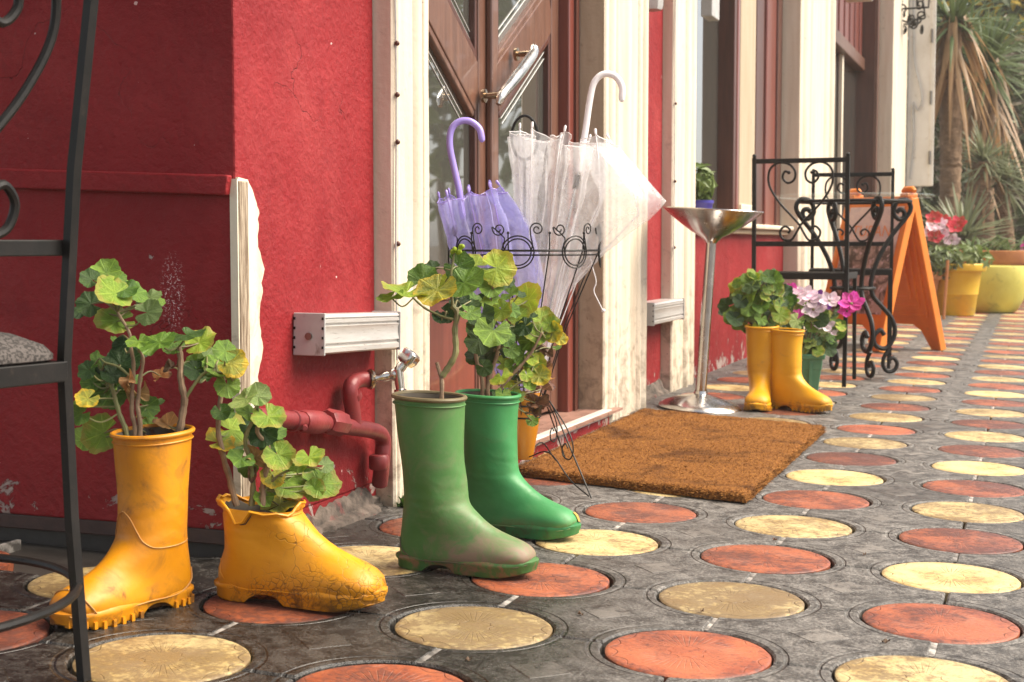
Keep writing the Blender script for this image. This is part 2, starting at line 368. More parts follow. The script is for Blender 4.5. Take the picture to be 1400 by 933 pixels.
disc_mat('yellow_disc', (.60, .47, .23), (.50, .34, .12), (.24, .15, .06), (.16, .10, .04), (.17, .11, .055))
disc_mat('red_disc', (.36, .100, .042), (.24, .055, .024), (.55, .32, .23), (.12, .035, .02), (.085, .03, .022))
M('joint_glint', (.10, .09, .08), (.36, .33, .30), .6, scale=38, lo=.42, hi=.58, bump=.6, rand=.4)
M('groove_dirt_shade', (.028, .023, .019), (.05, .043, .037), .6, scale=12, bump=.4)
M('soil_ground', (.10, .075, .05), (.06, .045, .03), .9, scale=4, bump=.6, bscale=20)
M('brown_wood', (.105, .045, .028), (.165, .075, .047), .32, scale=3, stretch=(10, 10, 1), bump=.15, bscale=20, coat=.3, rough2=.45)
M('dark_wood', (.060, .020, .014), (.10, .034, .022), .35, scale=3, stretch=(10, 10, 1), bump=.15, bscale=20)
M('red_brown_wood', (.14, .030, .020), (.19, .045, .03), .35, scale=3, stretch=(10, 10, 1), coat=.3)
M('old_wood', (.42, .34, .25), (.16, .11, .07), .8, scale=4, lo=.4, hi=.6, stretch=(40, 40, 3), bump=.7, bscale=12)
M('marble_edge', (.62, .58, .53), (.50, .46, .42), .4, scale=9, dirt=(.22, .17, .13), dirt_scale=22)
M('step_tile', (.30, .165, .125), (.22, .12, .09), .45, scale=12, bump=.25, rand=.15, dirt=(.13, .09, .07))
M('step_grout', (.28, .23, .2), (.18, .15, .13), .8, scale=20)
M('skirting', (.035, .016, .013), (.07, .03, .022), .5, scale=14, bump=.4)
M('chrome', (.62, .58, .53), None, .13, 1.0, scale=9, rough2=.28)
M('steel', (.56, .54, .52), (.42, .39, .37), .15, 1.0, scale=7, rough2=.30)
M('bronze', (.42, .32, .22), (.30, .22, .15), .25, 1.0, scale=12)
M('aluminium', (.68, .66, .63), (.58, .55, .52), .38, .55, scale=8, stretch=(1, 1, 12), dirt=(.30, .26, .23), dirt_scale=24)
M('lamp_grey', (.50, .49, .48), (.42, .41, .40), .5, .2, scale=12, bump=.1, dirt=(.24, .2, .18), dirt_scale=26)
M('screw', (.22, .2, .18), None, .4, 1.0)
M('pipe_red', (.17, .018, .022), (.25, .035, .036), .42, scale=16, bump=.6, bscale=45, dirt=(.10, .03, .03), dirt_scale=18)
M('black_iron', (.006, .0055, .005), (.012, .010, .009), .45, 0, scale=30, bump=.35, bscale=120, bdist=.001, dirt=(.04, .03, .024), dirt_scale=40, dirt_lo=.60, dirt_hi=.76, spec=.25)
M('seat_fabric', (.085, .072, .066), (.022, .018, .016), .9, scale=170, detail=2, lo=.45, hi=.55)
M('coir', (.27, .115, .030), (.12, .045, .012), .95, scale=150, lo=.42, hi=.58, bump=.8, bscale=240, bdist=.004, spec=.1, dirt=(.09, .036, .012), dirt_scale=3.5, dirt_lo=.50, dirt_hi=.62)
M('coir_fibre', (.40, .185, .050), (.10, .038, .011), .9, scale=110, lo=.42, hi=.58, spec=.1, dirt=(.12, .05, .015), dirt_scale=3.5, dirt_lo=.50, dirt_hi=.62)
M('shade_cloth', (.16, .025, .025), (.11, .018, .02), .9, scale=6)
M('soil', (.045, .03, .02), (.09, .06, .04), .95, scale=40, bump=.9, bscale=80)
def boot_mat(name, c1, c2, dirt, lo=.54, hi=.74, mud=None, mudz=.14, cracks=False, rough=.34):
    m, n, l, p, o = newmat(name)
    co = texco(n, l, 'Object'); z = sepz(n, l, co)
    col = mix(n, l, ramp(n, l, noise_n(n, l, co, 7, 6), .35, .7), c1, c2)
    sm = noise_n(n, l, co, 15, 9, .72, .6)
    col = mix(n, l, math_n(n, l, 'MULTIPLY', ramp(n, l, sm, lo, hi), .6), col, dirt)
    low = ramp(n, l, math_n(n, l, 'ADD', sm, maprange(n, l, z, 0, .05, .16, 0)), .62, .72)
    col = mix(n, l, math_n(n, l, 'MULTIPLY', low, .8), col, [x*.45 for x in dirt])
    mk = None
    if mud:
        xx = sepz(n, l, co, 'X')
        mk = math_n(n, l, 'MULTIPLY', maprange(n, l, z, mudz*.35, mudz, 1, 0), maprange(n, l, math_n(n, l, 'ADD', xx, math_n(n, l, 'MULTIPLY', math_n(n, l, 'SUBTRACT', sm, .5), .35)), -.02, .10, 0, 1))
        mk = math_n(n, l, 'MULTIPLY', mk, maprange(n, l, sm, .38, .58, .25, 1))
        col = mix(n, l, mk, col, mud)
    hgt = noise_n(n, l, co, 9, 4)
    if cracks:
        vo = n.new('ShaderNodeTexVoronoi'); vo.feature = 'DISTANCE_TO_EDGE'; vo.inputs['Scale'].default_value = 24
        dsp = n.new('ShaderNodeVectorMath'); dsp.operation = 'ADD'; l.new(co, dsp.inputs[0])
        nv = n.new('ShaderNodeTexNoise'); nv.inputs['Scale'].default_value = 18; l.new(co, nv.inputs['Vector'])
        sv = n.new('ShaderNodeVectorMath'); sv.operation = 'SCALE'; sv.inputs['Scale'].default_value = .05; l.new(nv.outputs['Color'], sv.inputs[0])
        l.new(sv.outputs[0], dsp.inputs[1]); l.new(dsp.outputs[0], vo.inputs['Vector'])
        vo2 = n.new('ShaderNodeTexVoronoi'); vo2.feature = 'DISTANCE_TO_EDGE'; vo2.inputs['Scale'].default_value = 75; l.new(dsp.outputs[0], vo2.inputs['Vector'])
        ck = maprange(n, l, vo.outputs['Distance'], .002, .013, 1, 0)
        ck = math_n(n, l, 'MULTIPLY', ck, ramp(n, l, noise_n(n, l, co, 8, 3), .47, .58))
        ck2 = math_n(n, l, 'MULTIPLY', maprange(n, l, vo2.outputs['Distance'], .02, .09, 1, 0), math_n(n, l, 'MULTIPLY', ramp(n, l, noise_n(n, l, co, 13, 5), .5, .6), maprange(n, l, z, .03, .1, 1, 0)))
        ck = math_n(n, l, 'MAXIMUM', ck, ck2)
        col = mix(n, l, math_n(n, l, 'MULTIPLY', ck, .75), col, (.09, .04, .008))
        hgt = math_n(n, l, 'SUBTRACT', hgt, ck)
    l.new(col, p.inputs['Base Color'])
    l.new(maprange(n, l, sm, .35, .7, rough, rough+.3), p.inputs['Roughness'])
    p.inputs['Specular IOR Level'].default_value = .45
    wvt = n.new('ShaderNodeTexWave'); wvt.bands_direction = 'Z'; wvt.inputs['Scale'].default_value = 9; wvt.inputs['Distortion'].default_value = 11; wvt.inputs['Detail'].default_value = 3; wvt.inputs['Detail Scale'].default_value = 1.2
    l.new(co, wvt.inputs['Vector'])
    crz = math_n(n, l, 'MULTIPLY', math_n(n, l, 'MULTIPLY', maprange(n, l, z, .07, .13, 0, 1), maprange(n, l, z, .16, .26, 1, .12)), wvt.outputs['Fac'])
    hgt = math_n(n, l, 'ADD', hgt, math_n(n, l, 'MULTIPLY', crz, .22))
    scr = n.new('ShaderNodeMapping'); scr.inputs['Scale'].default_value = (60, 60, 7); l.new(co, scr.inputs[0])
    scn = ramp(n, l, noise_n(n, l, scr.outputs[0], 1.6, 4, .7, 1), .66, .72)
    col = mix(n, l, math_n(n, l, 'MULTIPLY', scn, .35), col, [min(1, x*1.3+.03) for x in dirt]); l.new(col, p.inputs['Base Color'])
    hgt = math_n(n, l, 'ADD', hgt, math_n(n, l, 'MULTIPLY', sm, .3))
    l.new(bump_n(n, l, hgt, .35, .006), p.inputs['Normal'])
boot_mat('yellow_rubber', (.62, .255, .004), (.50, .175, .004), (.22, .085, .010), lo=.50, hi=.66)
boot_mat('yellow_rubber_cracked', (.66, .30, .004), (.56, .215, .004), (.28, .11, .010), cracks=True)
boot_mat('yellow_rubber_clean', (.70, .345, .005), (.62, .28, .005), (.45, .23, .06), lo=.56, hi=.78)
boot_mat('green_rubber_old', (.052, .165, .036), (.082, .20, .052), (.17, .18, .09), mud=(.21, .15, .10), mudz=.17, lo=.48, hi=.72, rough=.42)
boot_mat('green_rubber', (.030, .19, .052), (.050, .255, .080), (.085, .20, .07), mud=(.16, .19, .07), mudz=.05, lo=.52, hi=.75)
M('green_sole', (.035, .12, .022), (.06, .16, .04), .5, scale=18, bump=.3, dirt=(.22, .12, .06), dirt_scale=26, dirt_lo=.48, dirt_hi=.60)
M('green_sole_bright', (.02, .15, .04), (.035, .20, .06), .45, scale=18, dirt=(.06, .09, .03), dirt_scale=26, dirt_lo=.5, dirt_hi=.65)
M('seam_pale', (.16, .24, .10), (.10, .20, .07), .6, scale=40)
M('seam_dark', (.075, .06, .035), (.11, .10, .05), .7, scale=40)
M('seam_tan', (.50, .26, .08), (.40, .18, .03), .6, scale=40)
M('boot_rim', (.16, .12, .055), (.11, .085, .035), .5, scale=30)
M('boot_inside', (.09, .07, .05), (.05, .04, .03), .8, scale=20)
M('ochre_patch', (.50, .34, .05), (.36, .2, .04), .5, scale=60)
leafmat('leaf_green', (.075, .165, .012), (.155, .27, .026))
leafmat('leaf_light', (.175, .30, .020), (.28, .39, .042), edge=(.33, .31, .05))
leafmat('leaf_pale', (.19, .28, .07), (.27, .35, .11))
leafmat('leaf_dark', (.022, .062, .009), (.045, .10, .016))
leafmat('leaf_lime', (.20, .31, .018), (.31, .41, .028), edge=(.34, .33, .03))
leafmat('leaf_yellow', (.20, .25, .03), (.42, .37, .03), edge=(.58, .40, .02))
leafmat('leaf_dried', (.36, .19, .065), (.50, .29, .11), edge=(.16, .07, .03), transl=.25)
leafmat('leaf_brown', (.12, .055, .03), (.20, .10, .05), edge=(.07, .03, .02), transl=.15)
M('stem_green', (.13, .16, .045), (.22, .20, .075), .6, scale=40, dirt=(.15, .09, .05), dirt_scale=30, dirt_lo=.45)
M('stem_brown', (.17, .105, .06), (.26, .17, .10), .7, scale=40, bump=.6, bscale=90)
filmmat('clear_vinyl', (.97, .97, .98), .30, .07)
filmmat('purple_vinyl', (.58, .56, .95), .46, .12)
M('purple_plastic', (.36, .27, .72), None, .28, coat=.3)
M('white_plastic', (.86, .83, .83), None, .3, coat=.2)
M('vinyl_edge', (.80, .78, .78), None, .25)
M('amber_plastic', (.52, .21, .012), (.40, .14, .008), .28, scale=8, coat=.3)
def glass_mat(name, tint, ior, rough):
    m, n, l, p, o = newmat(name)
    p.inputs['Base Color'].default_value = c4(tint); p.inputs['Roughness'].default_value = rough
    p.inputs['IOR'].default_value = ior; p.inputs['Coat Weight'].default_value = .6; p.inputs['Coat Roughness'].default_value = .02
    co = texco(n, l, 'Object'); l.new(bump_n(n, l, noise_n(n, l, co, 3, 2), .03, .01), p.inputs['Normal'])
glass_mat('pane_glass', (.06, .058, .05), 2.3, .02)
M('etched_line', (.72, .72, .70), None, .3)
m_, n_, l_, p_, o_ = newmat('table_glass')
p_.inputs['Base Color'].default_value = (.75, .9, .86, 1); p_.inputs['Roughness'].default_value = .02; p_.inputs['Alpha'].default_value = .12
M('white_metal', (.74, .72, .68), (.66, .63, .58), .45, scale=5, dirt=(.4, .34, .28), dirt_scale=12)
M('orange_plastic', (.76, .235, .022), (.66, .18, .015), .42, scale=6, dirt=(.40, .12, .02), dirt_scale=18, dirt_lo=.6, dirt_hi=.8)
M('yellow_pot', (.80, .50, .035), (.72, .42, .03), .5, scale=6, dirt=(.45, .28, .08))
M('lime_pot', (.66, .60, .13), (.60, .53, .10), .5, scale=6, dirt=(.33, .33, .08))
M('terracotta', (.48, .19, .065), (.38, .14, .05), .7, scale=8)
M('green_pot', (.055, .18, .10), (.09, .23, .14), .45, scale=9, dirt=(.16, .2, .13))
M('blue_pot', (.05, .04, .30), None, .4)
leafmat('petal_pink', (.62, .04, .33), (.75, .10, .45))
leafmat('petal_white', (.82, .76, .80), (.85, .60, .72))
leafmat('petal_purple', (.16, .03, .32), (.25, .06, .42))
leafmat('petal_red', (.55, .03, .04), (.65, .08, .08))
leafmat('yellow_foliage', (.65, .42, .02), (.75, .52, .04))
M('palm_trunk', (.30, .19, .11), (.19, .115, .065), .85, scale=8, bump=1.0, bscale=25, bdist=.03)
def blade_mat(name, c1, c2, tr=.3):
    m, n, l, p, o = newmat(name)
    co = texco(n, l, 'Object'); col = mix(n, l, ramp(n, l, noise_n(n, l, co, 2.5, 5), .35, .65), c1, c2)
    l.new(col, p.inputs['Base Color']); p.inputs['Roughness'].default_value = .45
    t = n.new('ShaderNodeBsdfTranslucent'); l.new(col, t.inputs[0]); ms = n.new('ShaderNodeMixShader'); ms.inputs[0].default_value = tr
    l.new(p.outputs[0], ms.inputs[1]); l.new(t.outputs[0], ms.inputs[2]); l.new(ms.outputs[0], o.inputs[0])
blade_mat('palm_green', (.085, .13, .045), (.15, .19, .075))
blade_mat('palm_pale', (.15, .18, .09), (.22, .23, .13))
blade_mat('palm_dead', (.46, .28, .13), (.34, .19, .09))
blade_mat('bush_green', (.045, .075, .025), (.13, .155, .06))
blade_mat('bush_brown', (.12, .095, .06), (.20, .16, .10))
blade_mat('bush_light', (.13, .20, .05), (.20, .25, .08))

# ------------------------------------------------------------------ ground and pavement
g = MB(); g.box(-300, 300, -300, 300, -.6, -.22)
tag(g.build('ground', 'soil_ground', smooth=0), kind='structure')
pav = MB(); pav.box(-9, 6, -6, 90, -.06, -.024)
pav = pav.build('pavement', 'groove_dirt_shade', smooth=0); tag(pav, kind='structure')
pav.rotation_euler = (0, SLOPE, 0); pav.matrix_basis = Matrix.Rotation(SLOPE, 4, 'Y')
X0, Y0, SP, RD = -1.3536, 2.8342, .4, .1443
def paver_mesh():
    def loop(gap, rb, z):
        h = SP/2; pts = []
        for cx, cy, a0 in ((h, h, PI), (-h, h, 1.5*PI), (-h, -h, 0), (h, -h, .5*PI)):
            e = math.asin(gap/rb)
            for k in range(9):
                a = a0+e+(PI/2-2*e)*(8-k)/8
                pts.append(V((cx+rb*math.cos(a), cy+rb*math.sin(a), z)))
        # order counter-clockwise
        return pts
    b = MB(); b.loft([loop(.003, .1505, -.03), loop(.003, .1505, -.004), loop(.0075, .1545, 0)], False, True)
    return b.build('paver', 'wet_concrete', mesh_only=True, smooth=30)
def disc_mesh(mat, top, sd_=0):
    b = MB(); rr = random.Random(sd_); N = 64
    ed = [1+.006*noise.noise(V((math.cos(2*PI*j/N)*4+sd_*5, math.sin(2*PI*j/N)*4, 0)))+.008*min(0, noise.noise(V((math.cos(2*PI*j/N)*9, math.sin(2*PI*j/N)*9+sd_*3, 2)))) for j in range(N)]
    b.loft([[V((r*ed[j]*math.cos(2*PI*j/N), r*ed[j]*math.sin(2*PI*j/N), z)) for j in range(N)] for r, z in ((RD, -.03), (RD, top-.003), (RD-.003, top-.0008), (RD-.008, top))], False, True)
    return b.build('paving_disc', mat, mesh_only=True, smooth=40)
pm = paver_mesh(); dy, dr = [disc_mesh('yellow_disc', .0, k) for k in range(5)], [disc_mesh('red_disc', .0, k+9) for k in range(5)]
sm_ = MB().box(-.006, .006, -.045, .045, -.03, -.001).build('joint_strip', 'joint_glint', mesh_only=True, smooth=0)  # pale strips between discs, painting the light caught on paver edges
far_p, far_d, far_r = MB(), MB(), MB()
for i in range(-4, 60):
    for c in range(-6, 6):
        x, y = X0+c*SP, Y0+i*SP
        near = i <= 34 and c <= 3
        if c < 0 and y > 2.75: inside_d = True
        else: inside_d = False
        jit = lambda s: rnd.uniform(-s, s)
        if not inside_d:
            col = (i+c) % 2 == 0
            if near and not (c < -4):
                inst('paving_disc', rnd.choice(dy if col else dr), pav, mlocal=Matrix.Translation((x+jit(.003), y+jit(.003), jit(.0012))) @ Matrix.Rotation(rnd.uniform(0, 6.28), 4, 'Z') @ Matrix.Rotation(jit(.006), 4, 'X'))
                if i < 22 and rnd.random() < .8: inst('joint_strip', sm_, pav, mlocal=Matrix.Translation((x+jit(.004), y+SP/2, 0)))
            elif not (c < -4):
                b = far_d if col else far_r
                b.lathe([(RD, -.02), (RD-.003, .003)], 16, (x, y, 0), cap1=True)
        if not (c < -1 and y > 2.4) and c > -5:
            if near:
                if not (c == -1 and y > 2.4) or True:
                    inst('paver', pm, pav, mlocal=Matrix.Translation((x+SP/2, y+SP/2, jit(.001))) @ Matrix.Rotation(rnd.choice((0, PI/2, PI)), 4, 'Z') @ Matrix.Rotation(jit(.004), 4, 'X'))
            else:
                far_p.box(x+.004, x+SP-.004, y+.004, y+SP-.004, -.02, -.001)
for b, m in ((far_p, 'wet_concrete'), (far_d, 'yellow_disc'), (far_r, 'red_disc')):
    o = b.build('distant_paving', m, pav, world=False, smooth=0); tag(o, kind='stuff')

# ------------------------------------------------------------------ cafe building
bld = thing('cafe_building', 'red painted cafe building with cream pilasters and brown wooden door', 'building', (-2.2, 6, 0))
def bp(name, mat, mb, parent=bld, **k): return mb.build(name, mat, parent, **k)
ZT = 4.4
XF = -1.6
YS = 2.713
bp('wall', 'red_paint', MB().prism([(-5.5, YS, .10), (XF, YS, .10), (XF, 3.402, .10), (-1.9, 3.402, .10), (-1.9, 2.96, .10), (-5.5, 2.96, .10)], (0, 0, ZT-.10)), smooth=0, bevel=.005)
bp('wall_base', 'red_paint', MB().box(-1.9, XF-.0005, 2.762, 3.402, -.1, .0998), smooth=0)
bp('wall', 'red_paint', MB().box(-1.9, XF, 5.90, 6.46, -.1, ZT), smooth=0)
bp('wall', 'red_paint', MB().box(-1.9, XF, 6.94, 9.88, -.1, .80), smooth=0)
bp('wall', 'cream_paint', MB().box(-1.9, -1.66, 3.645, 5.26, 2.62, ZT), smooth=0)
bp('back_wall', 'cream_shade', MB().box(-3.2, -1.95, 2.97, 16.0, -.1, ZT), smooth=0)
# ledge on the side wall, sagging a little towards the corner
lp = [V((-5.4, YS-.022, 1.02)), V((-1.606, YS-.022, .866)), V((-1.612, YS-.022, .823)), V((-5.4, YS-.022, .975))]
bp('ledge', 'red_paint', MB().prism(lp, (0, .0215, 0)), smooth=0, bevel=.004)
bp('skirting', 'skirting', MB().box(-5.4, -1.602, YS+.006, YS+.03, .066, .0995), smooth=0, bevel=.003)
bp('skirting', 'groove_dirt_shade', MB().box(-5.4, -1.604, 2.745, 2.76, -.03, .0992), smooth=0)  # dark backing strip, the gap's shadow under the wall put in as colour
# exposed plaster down the broken corner
edge = [(336, 246), (345, 268), (351, 292), (349, 330), (357, 368), (355, 400), (351, 436), (356, 476), (350, 515), (353, 545), (345, 575), (347, 610), (338, 650), (333, 680)]
pl = [V((XF, 2.7135, PX(334, 246, XF).z+.004))]
ee = []
for px_, py_ in edge:
    q = PX(px_, py_, XF); ee.append(V((XF, q.y, q.z)))
ee2 = []
for i in range(len(ee)-1):
    for k in range(5):
        t = k/5; p = ee[i].lerp(ee[i+1], t); p.y += rnd.uniform(-.003, .003)+.007*noise.noise(V((0, 0, p.z*34))); ee2.append(p)
pl = pl + ee2 + [V((XF, 2.7135, ee[-1].z))]
bp('paint_edge', 'pipe_red', MB().prism([p+V((0, .003+.004*abs(noise.noise(p*40)), 0)) for p in pl], (.0035, 0, 0)), smooth=0)
bp('plaster_patch', 'plaster', MB().prism(pl, (.006, 0, 0)), smooth=0)
zz0, zz1 = ee[-1].z, ee[0].z
bp('plaster_patch', 'old_wood', MB().box(XF+.001, XF+.0085, 2.7128, 2.752, zz0, zz1-.004), smooth=0, bevel=.003)
mbx = MB()
mbx.box(-1.612, -1.594, 2.7085, 2.7125, zz0, zz1); bp('plaster_patch', 'plaster', mbx, smooth=0)
# crumbled mortar at the foot of the wall
rings = []
for i in range(41):
    y = 2.77+.63*i/40; k = .62+.5*noise.noise(V((y*9, 0, 0)))+.22*noise.noise(V((y*31, 3, 0)))
    rings.append([V((XF+.001, y, -.02)), V((XF+.075*k, y, gz(XF)-.02)), V((XF+.062*k, y, gz(XF)+.008)), V((XF+.03*k, y, gz(XF)+.028*k)), V((XF+.012, y, gz(XF)+.07*k)), V((XF+.001, y, gz(XF)+.085*k))])
M('mortar', (.045, .035, .028), (.20, .155, .125), .85, scale=22, bump=.9, bscale=60, bdist=.006, dirt=(.28, .05, .05), dirt_scale=9, dirt_lo=.55)
bp('mortar_fillet', 'mortar', MB().loft(rings))
rings = [[r + V((0, 3.13, 0)) for r in q] for q in rings if q[0].y < 3.32]
bp('mortar_fillet', 'mortar', MB().loft(rings))
# pilasters: moulded profile extruded upwards
def profile(y0, y1, xf, ridges, back=-1.9):
    pts = [(back, y0), (xf-.006, y0), (xf, y0+.006)]
    for yc, wd, hh in ridges:
        for k in range(7):
            t = -1+2*k/6; pts.append((xf+hh*(1-t*t)**.5, yc+t*wd/2))
    pts += [(xf, y1-.006), (xf-.006, y1), (back, y1)]
    return pts
def pilaster(y0, y1, xf, ridges, mat='cream_paint', z0=-.06, back=-1.9):
    pr = profile(y0, y1, xf, ridges, back)
    rings = []
    for k in range(30):
        z = z0+(ZT-z0)*k/29
        rings.append([V((x + (.0025*noise.noise(V((x*3, y*6, z*3))) if x > back+.01 else 0), y, z)) for x, y in pr])
    return bp('pilaster', mat, MB().loft(rings), smooth=35)
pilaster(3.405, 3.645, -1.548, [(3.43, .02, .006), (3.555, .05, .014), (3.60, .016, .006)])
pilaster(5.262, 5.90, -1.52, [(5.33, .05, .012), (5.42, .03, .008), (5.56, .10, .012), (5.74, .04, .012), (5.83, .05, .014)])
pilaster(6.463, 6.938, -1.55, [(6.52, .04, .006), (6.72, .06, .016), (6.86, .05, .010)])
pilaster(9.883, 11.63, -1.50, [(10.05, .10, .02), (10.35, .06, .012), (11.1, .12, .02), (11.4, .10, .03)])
# the pilaster's stained reveal beside the door, shade painted in as darker cream
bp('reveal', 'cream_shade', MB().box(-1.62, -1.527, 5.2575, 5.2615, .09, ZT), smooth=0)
# clips and thin cable on the pilaster edges
for ys, xf, zs in ((3.412, -1.546, (.98, 1.10, 1.23, .72)), (6.47, -1.548, (1.0, .7, 1.35, .86))):
    mb = MB()
    mb.tube([(xf+.003, ys+.004*math.sin(z*7), z) for z in [.42+.09*k for k in range(28)]], .0022, 6)
    bp('cable', 'lamp_grey', mb)
    for z in zs: bp('cable_clip', 'dark_wood', MB().ball((xf+.006, ys+.004, z), .007))
# doorstep with tiles and marble edge
bp('step', 'step_grout', MB().box(-1.9, -1.528, 3.65, 5.255, -.05, .084), smooth=0)
tile = MB().box(-.0295, .0295, -.0975, .0975, -.004, .005).build('tile', 'step_tile', mesh_only=True, smooth=0)
for ix in range(4):
    for iy in range(8):
        inst('tile', tile, bld, mworld=Matrix.Translation((-1.70+.032+.0615*ix-.02, 3.76+.2*iy+(.1 if ix % 2 else 0), .0855)))
bp('step_edge', 'marble_edge', MB().box(-1.5275, -1.488, 3.652, 5.256, .070, .094), smooth=0, bevel=.004)
bp('step_riser', 'red_paint', MB().box(-1.5275, -1.50, 3.652, 5.256, -.03, .0695), smooth=0)

# double door
XD = -1.67
def dpt(px_, py_, X=XD): q = PX(px_, py_, X); return V((X, q.y, q.z))
def leaf_door(y0, y1, side, label):
    d = bp('door', 'pane_glass', MB().box(XD-.03, XD-.018, y0+.02, y1-.02, .12, 2.6), smooth=0)
    def bar(name, a, b, wd, th, mat='brown_wood', x=0):
        a, b = V(a), V(b); dd = (b-a).normalized(); sdv = V((1, 0, 0)).cross(dd)
        return MB().obox((a+b)/2+V((x, 0, 0)), (b-a)/2, sdv*wd/2, V((th/2, 0, 0))).build(name, mat, d, bevel=.004, smooth=0)
    sw = .085
    bar('stile', (XD-.015, y0+sw/2, .10), (XD-.015, y0+sw/2, 2.6), sw, .045)
    bar('stile', (XD-.015, y1-sw/2, .10), (XD-.015, y1-sw/2, 2.6), sw, .045)
    bar('rail', (XD-.015, y0+sw, .175), (XD-.015, y1-sw, .175), .14, .041)
    bar('rail', (XD-.015, y0+sw, 2.53), (XD-.015, y1-sw, 2.53), .14, .041)
    for yy in (y0+sw+.009, y1-sw-.009): bar('bead', (XD-.012, yy, .25), (XD-.012, yy, 2.45), .018, .03, 'dark_wood')
    return d, bar
YM = 4.40
dl, bl = leaf_door(3.70, YM-.004, 0, '')
drt, br = leaf_door(YM+.004, 5.13, 1, '')
# V-shaped diagonal boards meeting at the middle
def diag(d, bar, p_in, p_out):
    bar('diagonal_board', p_in, p_out, .145, .04)
    dd = (V(p_out)-V(p_in)).normalized(); sdv = V((1, 0, 0)).cross(dd)
    for s in (-1, 1):
        o = sdv*.084*s
        bar('bead', V(p_in)+o, V(p_out)+o, .022, .03, 'dark_wood' if s < 0 else 'brown_wood', .002)
    for k in (1, 2):
        o = sdv*(.10+.02*k)
        for s in (-1, 1):
            bar('etched_line', V(p_in)+o*s+dd*.05, V(p_out)+o*s-dd*.05, .0028, .003, 'etched_line', -.001)
L_in = (dpt(638, 94)+dpt(638, 151))/2; L_out = (dpt(590, 0)+dpt(584, 47))/2
dv = (L_out-L_in).normalized(); L_in = V((XD-.015, YM-.07, L_in.z)); L_out = L_in+dv*((YM-.07-3.79)/abs(dv.y)); diag(dl, bl, L_in, L_out)
R_in = (dpt(671, 99)+dpt(671, 151))/2; R_out = (dpt(739, 0)+dpt(757, 24))/2
dv = (R_out-R_in).normalized(); R_in = V((XD-.015, YM+.07, R_in.z)); R_out = R_in+dv*((5.05-YM-.07)/abs(dv.y)); diag(drt, br, R_in, R_out)
for d, bar, y0, y1 in ((dl, bl, 3.79, YM-.09), (drt, br, YM+.09, 5.04)):
    bar('panel', (XD-.016, (y0+y1)/2, .25), (XD-.016, (y0+y1)/2, .55), y1-y0-.02, .03, 'red_brown_wood')
    bar('rail', (XD-.015, y0, .60), (XD-.015, y1, .60), .10, .041)
bp('door_astragal', 'brown_wood', MB().box(XD+.008, XD+.03, YM-.028, YM+.028, .10, 2.6), smooth=0, bevel=.006)
for y0, y1 in ((3.648, 3.698), (5.132, 5.2565)):
    f_ = MB().box(-1.9, -1.622, y0, y1, .085, 2.62).build('door_frame', 'red_brown_wood', bld, smooth=0, bevel=.006)
bp('door_frame', 'dark_wood', MB().box(-1.66, -1.612, 5.185, 5.205, .085, 2.61), smooth=0)
# pull handle, set along the diagonal
h0, h1 = dpt(672, 131, -1.62), dpt(716, 74, -1.62)
hd = MB().tube(crom([h0+V((.03, -.02, -.03)), h0+V((.034, 0, 0)), h0.lerp(h1, .25)+V((.036, 0, 0)), h0.lerp(h1, .5)+V((.037, 0, 0)), h0.lerp(h1, .75)+V((.036, 0, 0)), h1+V((.034, 0, 0)), h1+V((.03, .02, .03))], 4),
               [.008]+[.010+.010*math.sin(PI*min(1, max(0, i/24)))**.6 for i in range(23)]+[.008], 14).build('handle', 'chrome', drt)
for hp in (h0, h1):
    MB().tube([hp+V((-.03, 0, 0)), hp+V((-.02, 0, 0)), hp+V((-.018, 0, 0)), hp+V((.03, 0, 0))], [.022, .022, .009, .012], 14).build('handle_post', 'bronze', drt)

# first window with stepped frame, second window with boarded head
w1 = bp('window', 'pane_glass', MB().box(-1.77, -1.75, 6.94, 8.40, .80, ZT-.2), smooth=0)
MB().box(-1.765, -1.655, 8.402, 8.50, .83, ZT-.2).build('frame', 'dark_wood', w1, smooth=0, bevel=.006)
MB().box(-1.70, -1.648, 8.47, 8.53, .83, ZT-.2).build('frame', 'red_brown_wood', w1, smooth=0, bevel=.008)
MB().box(-1.765, -1.70, 7.05, 7.12, .83, ZT-.2).build('frame', 'dark_wood', w1, smooth=0, bevel=.006)
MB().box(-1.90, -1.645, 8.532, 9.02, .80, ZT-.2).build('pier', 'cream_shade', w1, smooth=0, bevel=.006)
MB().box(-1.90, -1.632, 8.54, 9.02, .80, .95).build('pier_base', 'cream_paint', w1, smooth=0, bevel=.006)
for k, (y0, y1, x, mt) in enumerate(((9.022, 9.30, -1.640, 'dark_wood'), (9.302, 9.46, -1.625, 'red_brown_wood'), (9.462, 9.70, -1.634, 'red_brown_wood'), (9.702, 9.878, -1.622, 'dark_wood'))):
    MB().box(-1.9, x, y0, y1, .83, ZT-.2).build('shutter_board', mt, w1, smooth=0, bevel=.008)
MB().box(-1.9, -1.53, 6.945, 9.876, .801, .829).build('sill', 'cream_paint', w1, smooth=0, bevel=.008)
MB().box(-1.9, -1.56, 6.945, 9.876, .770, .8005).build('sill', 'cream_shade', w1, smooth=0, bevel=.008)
w2 = bp('window', 'pane_glass', MB().box(-1.66, -1.64, 11.63, 14.30, .45, 2.35), smooth=0)
MB().box(-1.9, -1.56, 11.632, 14.28, 2.352, 2.47).build('transom', 'brown_wood', w2, smooth=0, bevel=.01)
for k in range(14):
    MB().box(-1.72, -1.60+(.012 if k % 2 else 0), 11.64+.188*k, 11.64+.188*k+.182, 2.474, ZT).build('head_board', 'red_brown_wood', w2, smooth=0, bevel=.006)
MB().box(-1.9, -1.44, 14.302, 14.42, .0, ZT).build('frame', 'brown_wood', w2, smooth=0, bevel=.008)
